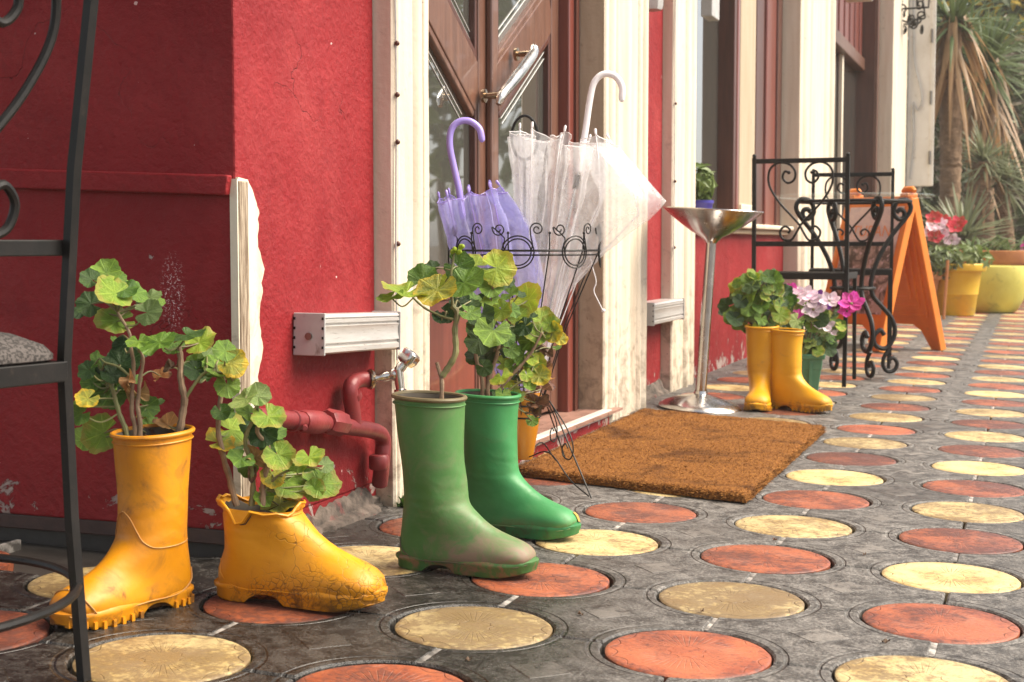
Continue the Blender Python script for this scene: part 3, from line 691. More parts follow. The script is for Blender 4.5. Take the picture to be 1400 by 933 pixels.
MB().box(-1.9, -1.47, 14.28, 14.3015, .0, ZT).build('frame', 'dark_wood', w2, smooth=0)
MB().box(-1.9, -1.55, 11.632, 14.278, -.1, .449).build('apron', 'cream_paint', w2, smooth=0)
MB().box(-1.63, -1.60, 12.9, 13.0, .452, 2.35).build('mullion', 'cream_paint', w2, smooth=0)
pilaster(14.423, 16.0, -1.31, [(14.6, .08, .01), (15.7, .10, .012)])
# white metal shutter leaf standing out from the wall, with hinges and a loose cable
sh = bp('metal_shutter', 'white_metal', MB().box(-1.31, -1.035, 16.10, 16.16, 1.32, ZT), smooth=0, bevel=.008)
MB().box(-1.075, -1.03, 16.085, 16.1, 1.32, ZT).build('shutter_edge', 'white_metal', sh, smooth=0, bevel=.006)
MB().box(-1.31, -1.285, 16.088, 16.1, 1.32, ZT).build('shutter_edge', 'white_metal', sh, smooth=0, bevel=.006)
for z in (1.62, 2.25, 2.9): MB().tube([(-1.072, 16.08, z-.07), (-1.072, 16.08, z+.07)], .012, 8).build('hinge', 'screw', sh)
MB().tube(crom([(-1.27, 16.07, 3.4), (-1.25, 16.07, 2.7), (-1.20, 16.07, 2.45), (-1.16, 16.07, 2.25), (-1.2, 16.07, 2.12), (-1.25, 16.07, 2.2), (-1.24, 16.07, 1.8), (-1.27, 16.07, 1.4)], 5), .008, 6).build('cable', 'lamp_grey', sh)

# ------------------------------------------------------------------ boots
LEGT = (1, .9, .75, .55, .35, .17, 0)
FOOT = [(-.067, .115, .077, .138, .053), (-.071, .082, .092, .125, .049), (-.074, .050, .108, .112, .046), (-.071, .024, .125, .101, .044),
        (-.045, .014, .142, .092, .043), (.0, .014, .158, .085, .044), (.05, .014, .175, .078, .047), (.10, .014, .193, .071, .050),
        (.15, .014, .209, .063, .050), (.188, .014, .221, .053, .043), (.212, .016, .228, .039, .028)]
HWX = [(-.082, .002), (-.078, .016), (-.068, .029), (-.048, .038), (-.01, .039), (.04, .037), (.09, .046), (.14, .052), (.18, .048), (.208, .036), (.224, .020), (.231, .002)]
NSEG = 40
def ring_pts(B, Fp, w_, foot, zoff=None, shrink=0):
    B, Fp = V((B[0], 0, B[1])), V((Fp[0], 0, Fp[1])); c = (B+Fp)/2; d = (Fp-B)/2
    if shrink: d = d*(1-shrink/d.length); w_ = w_-shrink
    out = []
    for j in range(NSEG):
        a = 2*PI*j/NSEG; ca, sa = math.cos(a), math.sin(a)
        pc = .92; ps = .92
        if foot and ca < 0: ps = .92-.5*foot; pc = .92-.25*foot
        x = math.copysign(abs(ca)**pc, ca); y = math.copysign(abs(sa)**ps, sa)
        q = c+d*x+V((0, w_*y, 0))
        if zoff: q.z += zoff(a)
        out.append(q)
    return out
def make_boot(name, label, toe, heel, H, mats, rim='boot_rim', ragged=False, lean=(0, 0), group=None, soil_drop=.05, wrinkle=.004, chunk=1.0, wide=1.0, seedv=0, tread=True, scale=None, seam=None, scuff=None, vamp=False):
    body_m, sole_m = mats
    toe, heel = V(toe), V(heel); d = toe-heel; d.z = 0; Ln = d.length; k = scale or Ln/.313
    dirv = d.normalized(); org = heel + dirv*.082*k; org.z = gz(org.x)+.0015
    rz = math.atan2(dirv.y, dirv.x)
    root = thing(name, label, 'boot', org, rz, group)
    H = H/k
    rings = []; specs = []
    for t in LEGT:
        z = .15+t*(H-.15); bx = -.066-.004*t+.004*math.sin(t*5); fx = .068+.006*t+.003*math.sin(t*7+1)
        specs.append(((bx+lean[0]*t, z), (fx+lean[0]*t, z-.006*t), .056+.009*t, 0))
    if ragged: specs = [s for s in specs if True]
    for i, (bx, bz, fx, fz, ww) in enumerate(FOOT): specs.append(((bx, bz), (fx+(chunk-1)*.03*(i < 6), .02+(fz-.02)*(1+(chunk-1)*min(1, (len(FOOT)-i)/4))), ww*(1+(chunk-1)*.3), min(1, i/3)))
    for i, (B, Fp, ww, ft) in enumerate(specs):
        zo = None
        if i == 0 and ragged:
            zo = lambda a: .006*math.sin(a*2+.6)+.004*math.sin(a*5+1)+.003*math.sin(a*9+2)+(.008 if abs(a-PI) < .3 else 0)-(.016 if abs(a-4.6) < .12 else 0)
        r = ring_pts(B, Fp, ww*wide, ft, zo)
        amp = wrinkle*(1.6 if .08 < B[1] < .2 else 1)
        for q in r:
            nn = noise.noise_vector(V((q.x*14+seedv, q.y*14, q.z*16+seedv*2)))*amp
            if i > 0 and ft < .9: q += nn*min(1, i/3)
            q.y += lean[1]*max(0, (q.z-.15))/max(.01, H-.15)
        rings.append([q*k for q in r])
    b = MB().loft(rings, False, True)
    # inner skin
    inner = [[q*k for q in [(V(p)/k) for p in rings[0]]]]
    ins = []
    cen0 = sum((V(p) for p in rings[0]), V())/NSEG
    for dz, sh in ((-.008, .83), (-.011, .81), (-soil_drop*k, .76)) if ragged else ((-.001, .975), (-.006, .93), (-soil_drop*k, .86)):
        ins.append([cen0+(V(p)-cen0)*sh*1.0+V((0, 0, dz)) for p in rings[0]])
    ins[-1] = [V((p.x, p.y, cen0.z-soil_drop*k)) for p in ins[-1]]
    body = b.build('shaft', body_m, root, world=False, sub=0 if ragged else 1, smooth=60)
    MB().loft(([] if ragged else [rings[0]])+ins, False, False).build('lining', 'boot_inside', root, world=False)
    MB().loft([[cen0+(V(p)-cen0)*.99+V((0, 0, .003*noise.noise(V(p)*60))) for p in ins[-1]], [cen0+V((0, 0, -soil_drop*k+.006))+(V(p)-cen0)*.4 for p in [V((q.x, q.y, cen0.z)) for q in ins[-1]]]], False, True).build('soil', 'soil', root, world=False)
    if ragged: MB().tube([cen0+(V(p)-cen0)*.99+V((0, 0, -.0005)) for p in rings[0]], .0026*k, 6, closed=True).build('rim', body_m, root, world=False)
    if rim and not ragged:
        MB().tube([cen0+(V(p)-cen0)*1.012+V((0, 0, -.002)) for p in rings[0]], .0048*k, 8, closed=True).build('rim', rim, root, world=False)
        MB().tube([cen0+(V(p)-cen0)*1.008+V((0, 0, -.016*k)) for p in rings[0]], .0018*k, 6, closed=True).build('seam', body_m, body, world=False)
    # sole with heel block and arch
    def bottom(x): return .016*max(0, 1-((x-.022)/.034)**2)**.5 if abs(x-.022) < .034 else max(0, (x-.17))*.16
    N = 40; outl = []
    xs = [HWX[0][0]+(HWX[-1][0]-HWX[0][0])*(.5-.5*math.cos(PI*i/N)) for i in range(N+1)]
    def hw(x):
        for i in range(len(HWX)-1):
            if HWX[i][0] <= x <= HWX[i+1][0]+1e-9:
                t = (x-HWX[i][0])/(HWX[i+1][0]-HWX[i][0]); return HWX[i][1]+(HWX[i+1][1]-HWX[i][1])*t
        return .002
    outl = [(x, hw(x)) for x in xs]+[(x, -hw(x)) for x in reversed(xs[1:-1])]
    cx = .075
    def lay(sc2, zf): return [V(((x-cx)*sc2+cx, y*wide*(sc2+.02*(sc2-1)), zf(x)))*k for x, y in outl]
    sol = MB().loft([lay(.95, lambda x: bottom(x)), lay(.995, lambda x: bottom(x)+.004), lay(1.0, lambda x: max(.019, bottom(x)+.004)), lay(1.03, lambda x: .022+max(0, (x-.17))*.10), lay(1.03, lambda x: .028+max(0, (x-.17))*.10), lay(.965, lambda x: .033+max(0, (x-.17))*.10)])
    so_ = sol.build('sole', sole_m, root, world=False, smooth=50)
    if tread:
        tr = MB()
        for i, (x, y) in enumerate(outl):
            if i % 2 == 0 and not (-.012 < x < .058) and abs(y) > .01:
                tr.obox(V((x*.97, y*wide*.97, bottom(x)+.005))*k, V((.0035, 0, 0))*k, V((0, .006, 0))*k, V((0, 0, .0065))*k)
        tag(tr.build('tread', sole_m, so_, world=False, smooth=0), kind='stuff')
    # seam lines lying on the rubber: foxing band, vamp, toe cap
    def surf(fi, a, off=.0012):
        fi = max(0, min(len(rings)-1.001, fi)); i = int(fi); t = fi-i; fj = (a % (2*PI))/(2*PI)*NSEG; j = int(fj) % NSEG; u = fj-int(fj); j2 = (j+1) % NSEG
        P = lambda q: V(rings[q][j]).lerp(V(rings[q][j2]), u)
        p = P(i).lerp(P(i+1), t); c = (sum((V(x) for x in rings[i]), V())/NSEG).lerp(sum((V(x) for x in rings[i+1]), V())/NSEG, t)
        return p+(p-c).normalized()*off
    for sgn in (1, -1):
        for path, rr in (([(8.5, 2.7), (9.5, 2.45), (11, 2.25), (12.5, 2.15), (14, 2.1), (15, 2.05), (16, 1.9), (17, 1.5)], .0013),
                         ([] if not vamp else [(4.6, .02), (4.9, .28), (5.7, .5), (6.7, .75), (7.3, 1.15), (7.1, 1.7), (6.8, 2.3), (6.6, 3.1)], .0011),
                         ([] if not vamp else [(14.2, .02), (14.5, .5), (14.9, 1.0), (15.2, 1.6), (15.3, 2.0)], .0015)):
            if path: MB().tube(crom([surf(f_, sgn*a_) for f_, a_ in path], 4), rr*k, 6).build('seam', seam or body_m, body, world=False)
    if scuff:
        MB().loft([[surf(f_, a_, .0016) for a_ in [.1+.13*j for j in range(9)]] for f_ in (15.3, 15.8, 16.2, 16.7, 17.0)], False, False, closed=False).build('toe_scuff', scuff, body, world=False)
    root['k'] = k
    return root, cen0
by1, _ = make_boot('rubber_boot', 'tall yellow rubber boot with chunky tread beside the iron chair, holding a leggy geranium', G(66, 866), G(256, 818), .335, ('yellow_rubber', 'yellow_rubber'), rim='yellow_rubber', seam='seam_tan', vamp=True, lean=(-.004, .0), scale=.98, soil_drop=.03, wide=1.05)
by2, _ = make_boot('rubber_boot', 'cut down yellow rubber boot with a torn rim and cracked skin', G(520, 838), G(300, 812), .188, ('yellow_rubber_cracked', 'yellow_rubber_cracked'), rim=None, ragged=True, scale=1.13, soil_drop=.02, seedv=3, tread=False, chunk=1.06, wide=1.0, wrinkle=.006)
bg1, _ = make_boot('rubber_boot', 'faded dark green rubber boot with a mud covered foot', G(729, 792), G(546, 772), .372, ('green_rubber_old', 'green_sole'), rim='boot_rim', seam='seam_dark', lean=(-.012, 0), scale=1.0, soil_drop=.07, seedv=7, wide=1.06, tread=False)
bg2, _ = make_boot('rubber_boot', 'brighter green rubber boot with a scuffed yellow toe cap', G(797, 742), G(628, 722), .335, ('green_rubber', 'green_sole_bright'), rim='green_rubber', scuff='ochre_patch', seam='seam_pale', lean=(-.006, 0), scale=1.0, soil_drop=.05, seedv=11, tread=False)
by3, _ = make_boot('rubber_boot', 'clean yellow rubber boot pointing at the coir mat, holding a bushy geranium', G(1020, 579), G(1043, 553), .345, ('yellow_rubber_clean', 'yellow_rubber_clean'), rim='yellow_rubber_clean', scale=1.0, soil_drop=.03, seedv=13, wide=1.05)
by4, _ = make_boot('rubber_boot', 'clean yellow rubber boot standing sideways between its twin and the green planter', G(1136, 567), G(1052, 556), .335, ('yellow_rubber_clean', 'yellow_rubber_clean'), rim='yellow_rubber_clean', scale=1.0, soil_drop=.04, seedv=17, wide=.92)
# ------------------------------------------------------------------ plants
def leaf_mesh(mat, crumple=0, lobes=7, notch=.22, seed=0, cup=.12):
    n, rr = 48, 4; v = [V((0, 0, 0))]; f = []
    for i in range(1, rr+1):
        t = i/rr
        for j in range(n+1):
            a = -PI+notch+(2*PI-2*notch)*j/n
            rad = t*(1+.045*math.cos(a*lobes)*t+.028*math.cos(a*lobes*2.5+seed)*t)
            if j in (0, n): rad *= .94
            z = cup*t*t + .045*t*math.cos(a*lobes) + (.30+crumple)*t*t*noise.noise(V((math.cos(a)*1.3+seed*3, math.sin(a)*1.3, t*.8+seed)))
            if crumple > .5: z += .45*t*math.sin(a*3+seed)+.3*t*abs(math.sin(a)); rad *= .85+.12*math.sin(a*2.3+seed)
            v.append(V((rad*math.cos(a)+.12*t, rad*math.sin(a)*(1 if crumple < .5 else .7), z)))
    for j in range(n): f.append((0, 1+j, 2+j))
    for i in range(rr-1):
        for j in range(n):
            a = 1+i*(n+1)+j; f.append((a, a+n+1, a+n+2, a+1))
    return MB().add(v, f).build('leaf', mat, mesh_only=True, smooth=80)
LEAF = {}
for nm in ('green', 'light', 'pale', 'dark', 'lime', 'yellow', 'dried', 'brown'):
    LEAF[nm] = [leaf_mesh('leaf_'+nm, crumple=.9 if nm in ('dried', 'brown') else (.12 if nm == 'lime' else .02*k), seed=k+len(nm), cup=(.12, .05, .2)[k], lobes=(7, 7, 6)[k]) for k in range(3)]
def orient(n_, x_):
    n_ = V(n_).normalized(); x_ = V(x_); x_ = x_-n_*(x_@n_)
    x_ = x_.normalized() if x_.length > 1e-6 else n_.orthogonal().normalized()
    y_ = n_.cross(x_); return Matrix((x_, y_, n_)).transposed()
def place_leaf(plant, kind, pos, rad, stems, pet, rn, face=.72, upw=.45, jit=.48, droop=None):
    pos = V(pos); tocam = (CAM-pos).normalized()
    n_ = tocam*face+V((0, 0, 1))*upw+V((rn.uniform(-1, 1), rn.uniform(-1, 1), rn.uniform(-.6, .6)))*jit
    best = None
    for s in stems:
        dd = (s-pos).length + max(0, s.z-pos.z)*2
        if best is None or dd < best[0]: best = (dd, s)
    at = best[1]
    xd = pos-at+V((0, 0, -.02)) if droop is None else droop
    m3 = orient(n_, xd)
    j0 = pos-(m3 @ V((1, 0, 0)))*rad*.25
    mw = Matrix.Translation(j0) @ m3.to_4x4() @ Matrix.Diagonal((rad, rad*rn.uniform(.92, 1.08), rad, 1))
    inst('leaf', rn.choice(LEAF[kind]), plant, mworld=mw)
    mid = (at+j0)/2+V((0, 0, rn.uniform(-.02, .012)))
    pet.tube(crom([at, mid, j0-(m3 @ V((0, 0, 1)))*.002], 4), [.0019]*4+[.0017]*5, 5)
def plant_from(name, label, base, dep, stems_px, leaves_px, rn, zoom=(0, 0, 1), leafdep=.05, rs=.0035, cat='plant', group=None, fill=.45):
    root = thing(name, label, cat, base, 0, group)
    samples = []
    for pts, r0, r1, mat in stems_px:
        P = []
        for i, q in enumerate(pts):
            dz = q[2] if len(q) > 2 else 0
            P.append(PD(q[0], q[1], dep+dz))
        P = crom(P, 5); P = [p+V((noise.noise(p*30), noise.noise(p*30+V((5, 5, 5))), 0))*.003 for p in P]
        samples += P[3:]
        m = len(P)
        MB().tube(P, [(r0+(r1-r0)*i/(m-1))*(1+.12*math.sin(i*2.1)) for i in range(m)], 8).build('stem', mat, root)
    pet = MB(); zx, zy, zs = zoom
    for L in leaves_px:
        x, y, d_, kind = L[:4]; x = zx+x/zs; y = zy+y/zs; d_ = d_/zs
        dp = dep+(L[4] if len(L) > 4 else rn.uniform(-leafdep, leafdep))
        place_leaf(root, kind, PD(x, y, dp), d_*.64*dp/FPX, samples, pet, rn)
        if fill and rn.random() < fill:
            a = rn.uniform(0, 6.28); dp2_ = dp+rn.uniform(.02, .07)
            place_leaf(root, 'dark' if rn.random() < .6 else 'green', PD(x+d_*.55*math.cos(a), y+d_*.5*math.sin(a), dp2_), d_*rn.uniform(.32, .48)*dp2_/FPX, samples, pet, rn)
    tag(pet.build('petioles', 'stem_green', root), kind='stuff')
    return root, samples
# leggy geranium in the tall yellow boot
db = depth(by1.matrix_basis @ _)*0 + depth(PD(205, 600, 1)*0+by1.location)
dp1 = depth(by1.location)
Z4 = (90, 340, 3.333)
q4 = lambda x, y, dz=0: (90+x/3.333, 340+y/3.333, dz)
st1 = [([q4(285, 880), q4(262, 800), q4(235, 720), q4(215, 660), q4(195, 600)], .0055, .0035, 'stem_green'),
       ([q4(318, 885), q4(312, 800), q4(302, 720), q4(298, 640), q4(310, 560), q4(300, 470), q4(285, 390), q4(240, 290)], .0050, .003, 'stem_brown'),
       ([q4(340, 880), q4(335, 760), q4(325, 690), q4(350, 520), q4(330, 440)], .0050, .003, 'stem_brown'),
       ([q4(500, 880), q4(528, 780), q4(540, 690), q4(525, 600), q4(520, 500), q4(515, 450)], .0075, .0055, 'stem_brown'),
       ([q4(545, 680), q4(580, 630), q4(620, 575), q4(660, 560), q4(740, 570)], .0035, .002, 'stem_green'),
       ([q4(300, 590), q4(240, 540), q4(180, 520)], .003, .002, 'stem_green')]
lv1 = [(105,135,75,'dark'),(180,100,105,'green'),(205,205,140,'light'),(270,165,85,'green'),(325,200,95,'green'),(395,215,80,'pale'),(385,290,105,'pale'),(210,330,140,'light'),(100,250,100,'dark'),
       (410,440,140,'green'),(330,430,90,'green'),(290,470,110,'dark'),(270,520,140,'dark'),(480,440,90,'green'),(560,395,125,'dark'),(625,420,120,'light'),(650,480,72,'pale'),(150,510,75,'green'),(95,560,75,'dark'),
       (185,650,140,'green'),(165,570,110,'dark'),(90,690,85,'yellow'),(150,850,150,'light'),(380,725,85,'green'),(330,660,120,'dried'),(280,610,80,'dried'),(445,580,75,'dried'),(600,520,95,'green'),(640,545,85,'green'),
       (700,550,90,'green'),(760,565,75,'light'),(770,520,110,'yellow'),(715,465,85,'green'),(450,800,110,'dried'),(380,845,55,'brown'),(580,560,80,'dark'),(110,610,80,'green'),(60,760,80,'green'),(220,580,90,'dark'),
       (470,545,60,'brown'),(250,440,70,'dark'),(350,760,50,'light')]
plant_from('geranium', 'leggy geranium with dried orange leaves growing out of the tall yellow boot', by1.location+V((0, 0, .27)), dp1, st1, lv1, random.Random(3), Z4)
# geranium in the cracked boot
dp2 = depth(by2.location)-.01
z3 = lambda x, y, dz=0: (270+x/1.82, 420+y/1.82, dz)
st2 = [([z3(98, 495), z3(80, 430), z3(62, 360), z3(50, 290), z3(62, 200), z3(75, 140)], .0065, .004, 'stem_brown'),
       ([z3(135, 495), z3(138, 440), z3(130, 380), z3(120, 330), z3(150, 260)], .006, .004, 'stem_green'),
       ([z3(160, 495), z3(165, 430), z3(180, 360), z3(150, 310), z3(170, 270)], .006, .004, 'stem_brown'),
       ([z3(150, 480), z3(200, 420), z3(260, 400), z3(300, 400)], .003, .002, 'stem_green')]
lv2 = [(60,335,60,'yellow'),(92,305,75,'light'),(115,235,62,'pale'),(150,215,48,'pale'),(180,278,70,'light'),(140,300,60,'dark'),(165,320,60,'dark'),(75,200,50,'green'),(40,150,50,'green'),(90,150,56,'yellow'),
       (105,380,58,'green'),(150,380,62,'dried'),(205,375,62,'light'),(278,378,62,'light'),(232,440,80,'light'),(315,440,78,'light'),(186,425,48,'yellow'),(215,488,80,'yellow'),(165,477,42,'green'),(320,392,36,'pale'),(190,340,50,'green'),
       (135,420,36,'brown'),(250,395,40,'green'),(295,455,45,'light'),(120,262,50,'green'),(60,265,40,'green'),(200,310,40,'green')]
plant_from('geranium', 'geranium with yellowing leaves trailing over the cut down cracked boot', by2.location+V((0, 0, .14)), dp2, st2, lv2, random.Random(5), (270, 420, 1.82))
# sparse geranium in the faded green boot
dp3 = depth(bg1.location)
z5 = lambda x, y, dz=0: (500+x/3.733, 330+y/3.733, dz)
st3 = [([z5(388, 830), z5(383, 700), z5(370, 640), z5(362, 618)], .0055, .004, 'stem_brown'),
       ([z5(385, 690), z5(425, 640), z5(460, 560), z5(455, 470), z5(465, 370), z5(440, 330)], .0072, .0058, 'stem_green'),
       ([z5(450, 400), z5(380, 380), z5(300, 340), z5(245, 290)], .003, .0022, 'stem_green'),
       ([z5(445, 340), z5(440, 250), z5(438, 150), z5(455, 60)], .0035, .0022, 'stem_green')]
lv3 = [(350,265,175,'yellow',-.05),(300,190,130,'green',.02),(520,215,165,'green',-.03),(520,325,100,'dark',.05),(430,375,80,'dark',.03),(540,370,90,'green',0),(390,210,110,'lime',.03),(375,395,60,'dark',.0),(480,300,90,'dark',.06)]
pg1, sm3 = plant_from('geranium', 'sparse geranium with one thick bare stem in the faded green boot', bg1.location+V((0, 0, .28)), dp3, st3, lv3, random.Random(8), (500, 330, 3.733))
pt_ = MB(); place_leaf(pg1, 'lime', PD(*z5(190, 265)[:2], dp3-.05), .052, sm3, pt_, random.Random(2), face=.25, upw=.9, jit=.1, droop=PD(*z5(75, 300)[:2], dp3-.1)-PD(*z5(240, 250)[:2], dp3))
place_leaf(pg1, 'green', PD(*z5(120, 290)[:2], dp3-.07), .030, sm3, pt_, random.Random(4), face=.2, upw=.9, jit=.1); tag(pt_.build('petioles', 'stem_green', pg1), kind='stuff')
bud = MB(); rr_ = random.Random(1)
for k in range(9): bud.ball(PD(625+rr_.uniform(-7, 9), 341+rr_.uniform(-4, 5), dp3+rr_.uniform(-.012, .012)), .0055, 8, 5)
bud.build('flower_bud', 'leaf_lime', pg1)
# dense geranium in the bright green boot
dp4 = depth(bg2.location)+.02
st4 = [([z5(640, 830), z5(620, 740), z5(650, 640), z5(680, 540), z5(700, 420), z5(740, 330)], .006, .0035, 'stem_brown'),
       ([z5(600, 830), z5(590, 700), z5(560, 560), z5(600, 420), z5(640, 300), z5(650, 180)], .006, .0035, 'stem_brown'),
       ([z5(655, 830), z5(700, 740), z5(790, 640), z5(850, 560), z5(900, 470)], .005, .003, 'stem_brown'),
       ([z5(670, 830), z5(760, 740), z5(840, 690)], .004, .002, 'stem_green')]
lv4 = [(545,120,105,'light'),(690,138,150,'lime'),(625,170,95,'dark'),(640,240,105,'green'),(645,320,95,'green'),(840,285,135,'lime'),(640,470,155,'green',-.08),(712,500,85,'green',-.07),(590,390,105,'dark'),(580,520,120,'dark'),
       (700,365,95,'lime'),(790,380,95,'lime'),(900,390,110,'lime'),(965,470,90,'yellow'),(865,465,110,'lime'),(830,505,95,'green'),(800,590,95,'green'),(865,620,100,'lime'),(895,695,95,'yellow'),(700,620,65,'lime'),(690,700,95,'lime',-.06),
       (740,740,65,'lime'),(700,790,65,'green'),(770,785,80,'lime'),(740,270,85,'green'),(850,605,65,'lime'),(560,430,95,'dark'),(770,330,80,'lime'),(950,420,80,'lime'),(1000,500,60,'yellow'),(800,440,90,'dark'),(750,560,70,'green'),(740,640,60,'green'),
       (640,570,80,'dark'),(820,690,60,'light'),(560,600,80,'dark'),(610,650,70,'dark'),(790,490,80,'brown',.06),(860,540,90,'brown',.06),(800,640,90,'brown',.08),(720,430,80,'brown',.07),(550,480,90,'dark'),(600,600,90,'dark',.05),(660,400,80,'dark',.05),(690,560,80,'dark',.05),(760,470,90,'green',.04),(730,690,70,'green',.03),(840,740,55,'green',-.02),(905,640,110,'brown',.07),(915,750,115,'brown',.06),(885,830,110,'brown',.06),(930,560,80,'brown',.08),(860,880,80,'brown',.05),(930,690,90,'dried',.09),(840,800,70,'dried',.06)]
plant_from('geranium', 'dense geranium with lime green leaves growing out of the brighter green boot', bg2.location+V((0, 0, .27)), dp4, st4, lv4, random.Random(12), (500, 330, 3.733), leafdep=.07)
# bushy geranium in the far yellow boots
def bushy(name, label, base, cpx, rx, ry, dep, n, kinds, rn, size, stems=6):
    sp = []
    for k in range(stems):
        ex = cpx[0]+rn.uniform(-.6, .6)*rx; ey = cpx[1]+rn.uniform(-.7, .2)*ry
        sp.append(([(cpx[2]+rn.uniform(-8, 8), cpx[3], 0), ((cpx[2]+ex)/2+rn.uniform(-5, 5), (cpx[3]+ey)/2, rn.uniform(-.04, .04)), (ex, ey, rn.uniform(-.06, .06))], .004, .0025, 'stem_brown'))
    lv = []
    for k in range(n):
        a = rn.uniform(0, 2*PI); r = rn.random()**.5
        lv.append((cpx[0]+rx*r*math.cos(a), cpx[1]+ry*r*math.sin(a), size*rn.uniform(.7, 1.3), rn.choice(kinds), rn.uniform(-.10, .10)))
    return plant_from(name, label, base, dep, sp, lv, rn)
bushy('geranium', 'bushy green geranium filling the clean yellow boot by the mat', by3.location+V((0, 0, .3)), (1037, 414, 1032, 462), 46, 38, depth(by3.location)+.06, 95, ('green', 'green', 'dark', 'light', 'lime'), random.Random(21), 16)
# green planter with cyclamen
gp = G(1092, 541); gp = V((gp.x+.015, gp.y+.03, gz(gp.x)))
pl_ = thing('planter', 'small green plastic planter of cyclamen behind the sideways yellow boot', 'planter', gp, YAW-.15)
pr = [[V((sx*w_, sy*w_*.8, z)) for sx, sy in ((-1, -1), (1, -1), (1, 1), (-1, 1))] for z, w_ in ((.002, .062), (.17, .082), (.17, .092), (.192, .094), (.192, .084), (.12, .078))]
MB().loft(pr).build('tub', 'green_pot', pl_, world=False, smooth=0, bevel=.006)
for sx in (-.03, .03): MB().box(sx-.008, sx+.008, -.0705, -.06, .02, .16).build('rib', 'green_pot', pl_, world=False, smooth=0)
dpp = depth(gp)
cyc, cs = bushy('cyclamen', 'cyclamen with pink, white and purple flowers in the green planter', gp+V((0, 0, .13)), (1108, 452, 1092, 488), 44, 34, dpp, 80, ('green', 'dark', 'green', 'light', 'pale'), random.Random(31), 15, 8)
def petal_mesh(mat):
    v, f = [], []
    for i in range(6):
        t = i/5; w_ = .42*math.sin(PI*min(1, t*.92+.04))**.8
        for j in range(5):
            s = -1+j/2; v.append(V((t, s*w_, .25*t*t+.12*s*s+.04*math.sin(7*t+s))))
    for i in range(5):
        for j in range(4): f.append((i*5+j, i*5+j+1, i*5+j+6, i*5+j+5))
    return MB().add(v, f).build('petal', mat, mesh_only=True, smooth=80)
PET = {k: petal_mesh('petal_'+k) for k in ('pink', 'white', 'purple', 'red')}
def flower(plant, pos, kind, size, rn, stems, n=5):
    pos = V(pos); fl = MB().ball(pos, size*.16, 8, 5)
    best = min(stems, key=lambda s: (s-pos).length+max(0, s.z-pos.z)*3)
    fl.tube(crom([best, (best+pos)/2+V((rn.uniform(-.02, .02), 0, .015)), pos], 4), .0022, 5)
    o = fl.build('flower', 'stem_green', plant)
    for k in range(n):
        a = 2*PI*k/n+rn.uniform(-.3, .3); up = (CAM-pos).normalized()*.7+V((0, 0, .6))
        m3 = orient(up, V((math.cos(a), math.sin(a)*.5, math.sin(a)*.8+.25)))
        inst('petal', PET[kind], o, mworld=Matrix.Translation(pos) @ m3.to_4x4() @ Matrix.Diagonal((size, size, size, 1)))
rf = random.Random(9)
for x, y, kd, sz in ((1083, 400, 'pink', .034), (1090, 405, 'white', .034), (1100, 403, 'white', .036), (1106, 412, 'white', .045), (1112, 424, 'white', .045), (1118, 408, 'purple', .032), (1122, 413, 'purple', .03), (1134, 412, 'white', .036), (1131, 419, 'purple', .022), (1164, 416, 'pink', .046), (1158, 426, 'pink', .034), (1127, 446, 'white', .036), (1137, 453, 'white', .026), (1090, 431, 'pink', .022)):
    flower(cyc, PD(x, y, dpp+rf.uniform(-.08, .0)), kd, sz*1.35, rf, cs)

# ------------------------------------------------------------------ coir door mat
mc = [V((-1.435, 4.0, 0)), V((-.717, 3.86, 0)), V((-.716, 5.43, 0)), V((-1.462, 5.60, 0))]
mat_ = thing('door_mat', 'thick brown coir door mat lying before the doorstep', 'door mat', (-1.08, 4.7, gz(-1.08)))
NX, NY = 40, 80; TH = .026
def mpt(u, v_):
    p = (mc[0]*(1-u)+mc[1]*u)*(1-v_)+(mc[3]*(1-u)+mc[2]*u)*v_
    e = min(u*.72, (1-u)*.72, v_*1.6, (1-v_)*1.6)
    z = gz(p.x)+.003+TH*min(1, (e/.012))**.5 + .003*noise.noise(V((p.x*9, p.y*9, 0)))+.0035*noise.noise(V((p.x*70, p.y*70, 0)))
    return V((p.x, p.y, z))
def warp(t): return t
us = [0]+[.008]+[.02+.96*i/(NX-4) for i in range(NX-3)]+[.992, 1]; vv_ = [0, .004]+[.01+.98*i/(NY-4) for i in range(NY-3)]+[.996, 1]
rows = [[mpt(u, v_) for u in us] for v_ in vv_]
mm = MB().loft(rows, False, False, closed=False)
base_l = [mpt(0, v_) for v_ in vv_]
mm.build('pile', 'coir', mat_, smooth=80)
fb = MB(); rm = random.Random(77)
for k in range(42000):
    edge_ = rm.random() < .22
    u, v_ = rm.random(), rm.random()
    if edge_:
        if rm.random() < .5: v_ = rm.choice((.002, .002, .998))*1+rm.uniform(-.002, .006)
        else: u = rm.choice((.998, .998, .002))+rm.uniform(-.006, .004)
        u, v_ = min(1, max(0, u)), min(1, max(0, v_))
    p = mpt(u, v_)+V((0, 0, -.003)); a = rm.uniform(0, 2*PI); ln = rm.uniform(.007, .019)
    d = V((math.cos(a), math.sin(a), rm.uniform(.1, .9))).normalized()*ln
    if edge_: p.z = gz(p.x)+rm.uniform(.003, TH); d.z = rm.uniform(-.3, .3)*ln
    sdv = d.cross(V((rm.uniform(-1, 1), rm.uniform(-1, 1), 1))).normalized()*.0010
    fb.add([p-sdv, p+sdv, p+d], [(0, 1, 2)])
tag(fb.build('fibres', 'coir_fibre', mat_, smooth=0), kind='stuff')

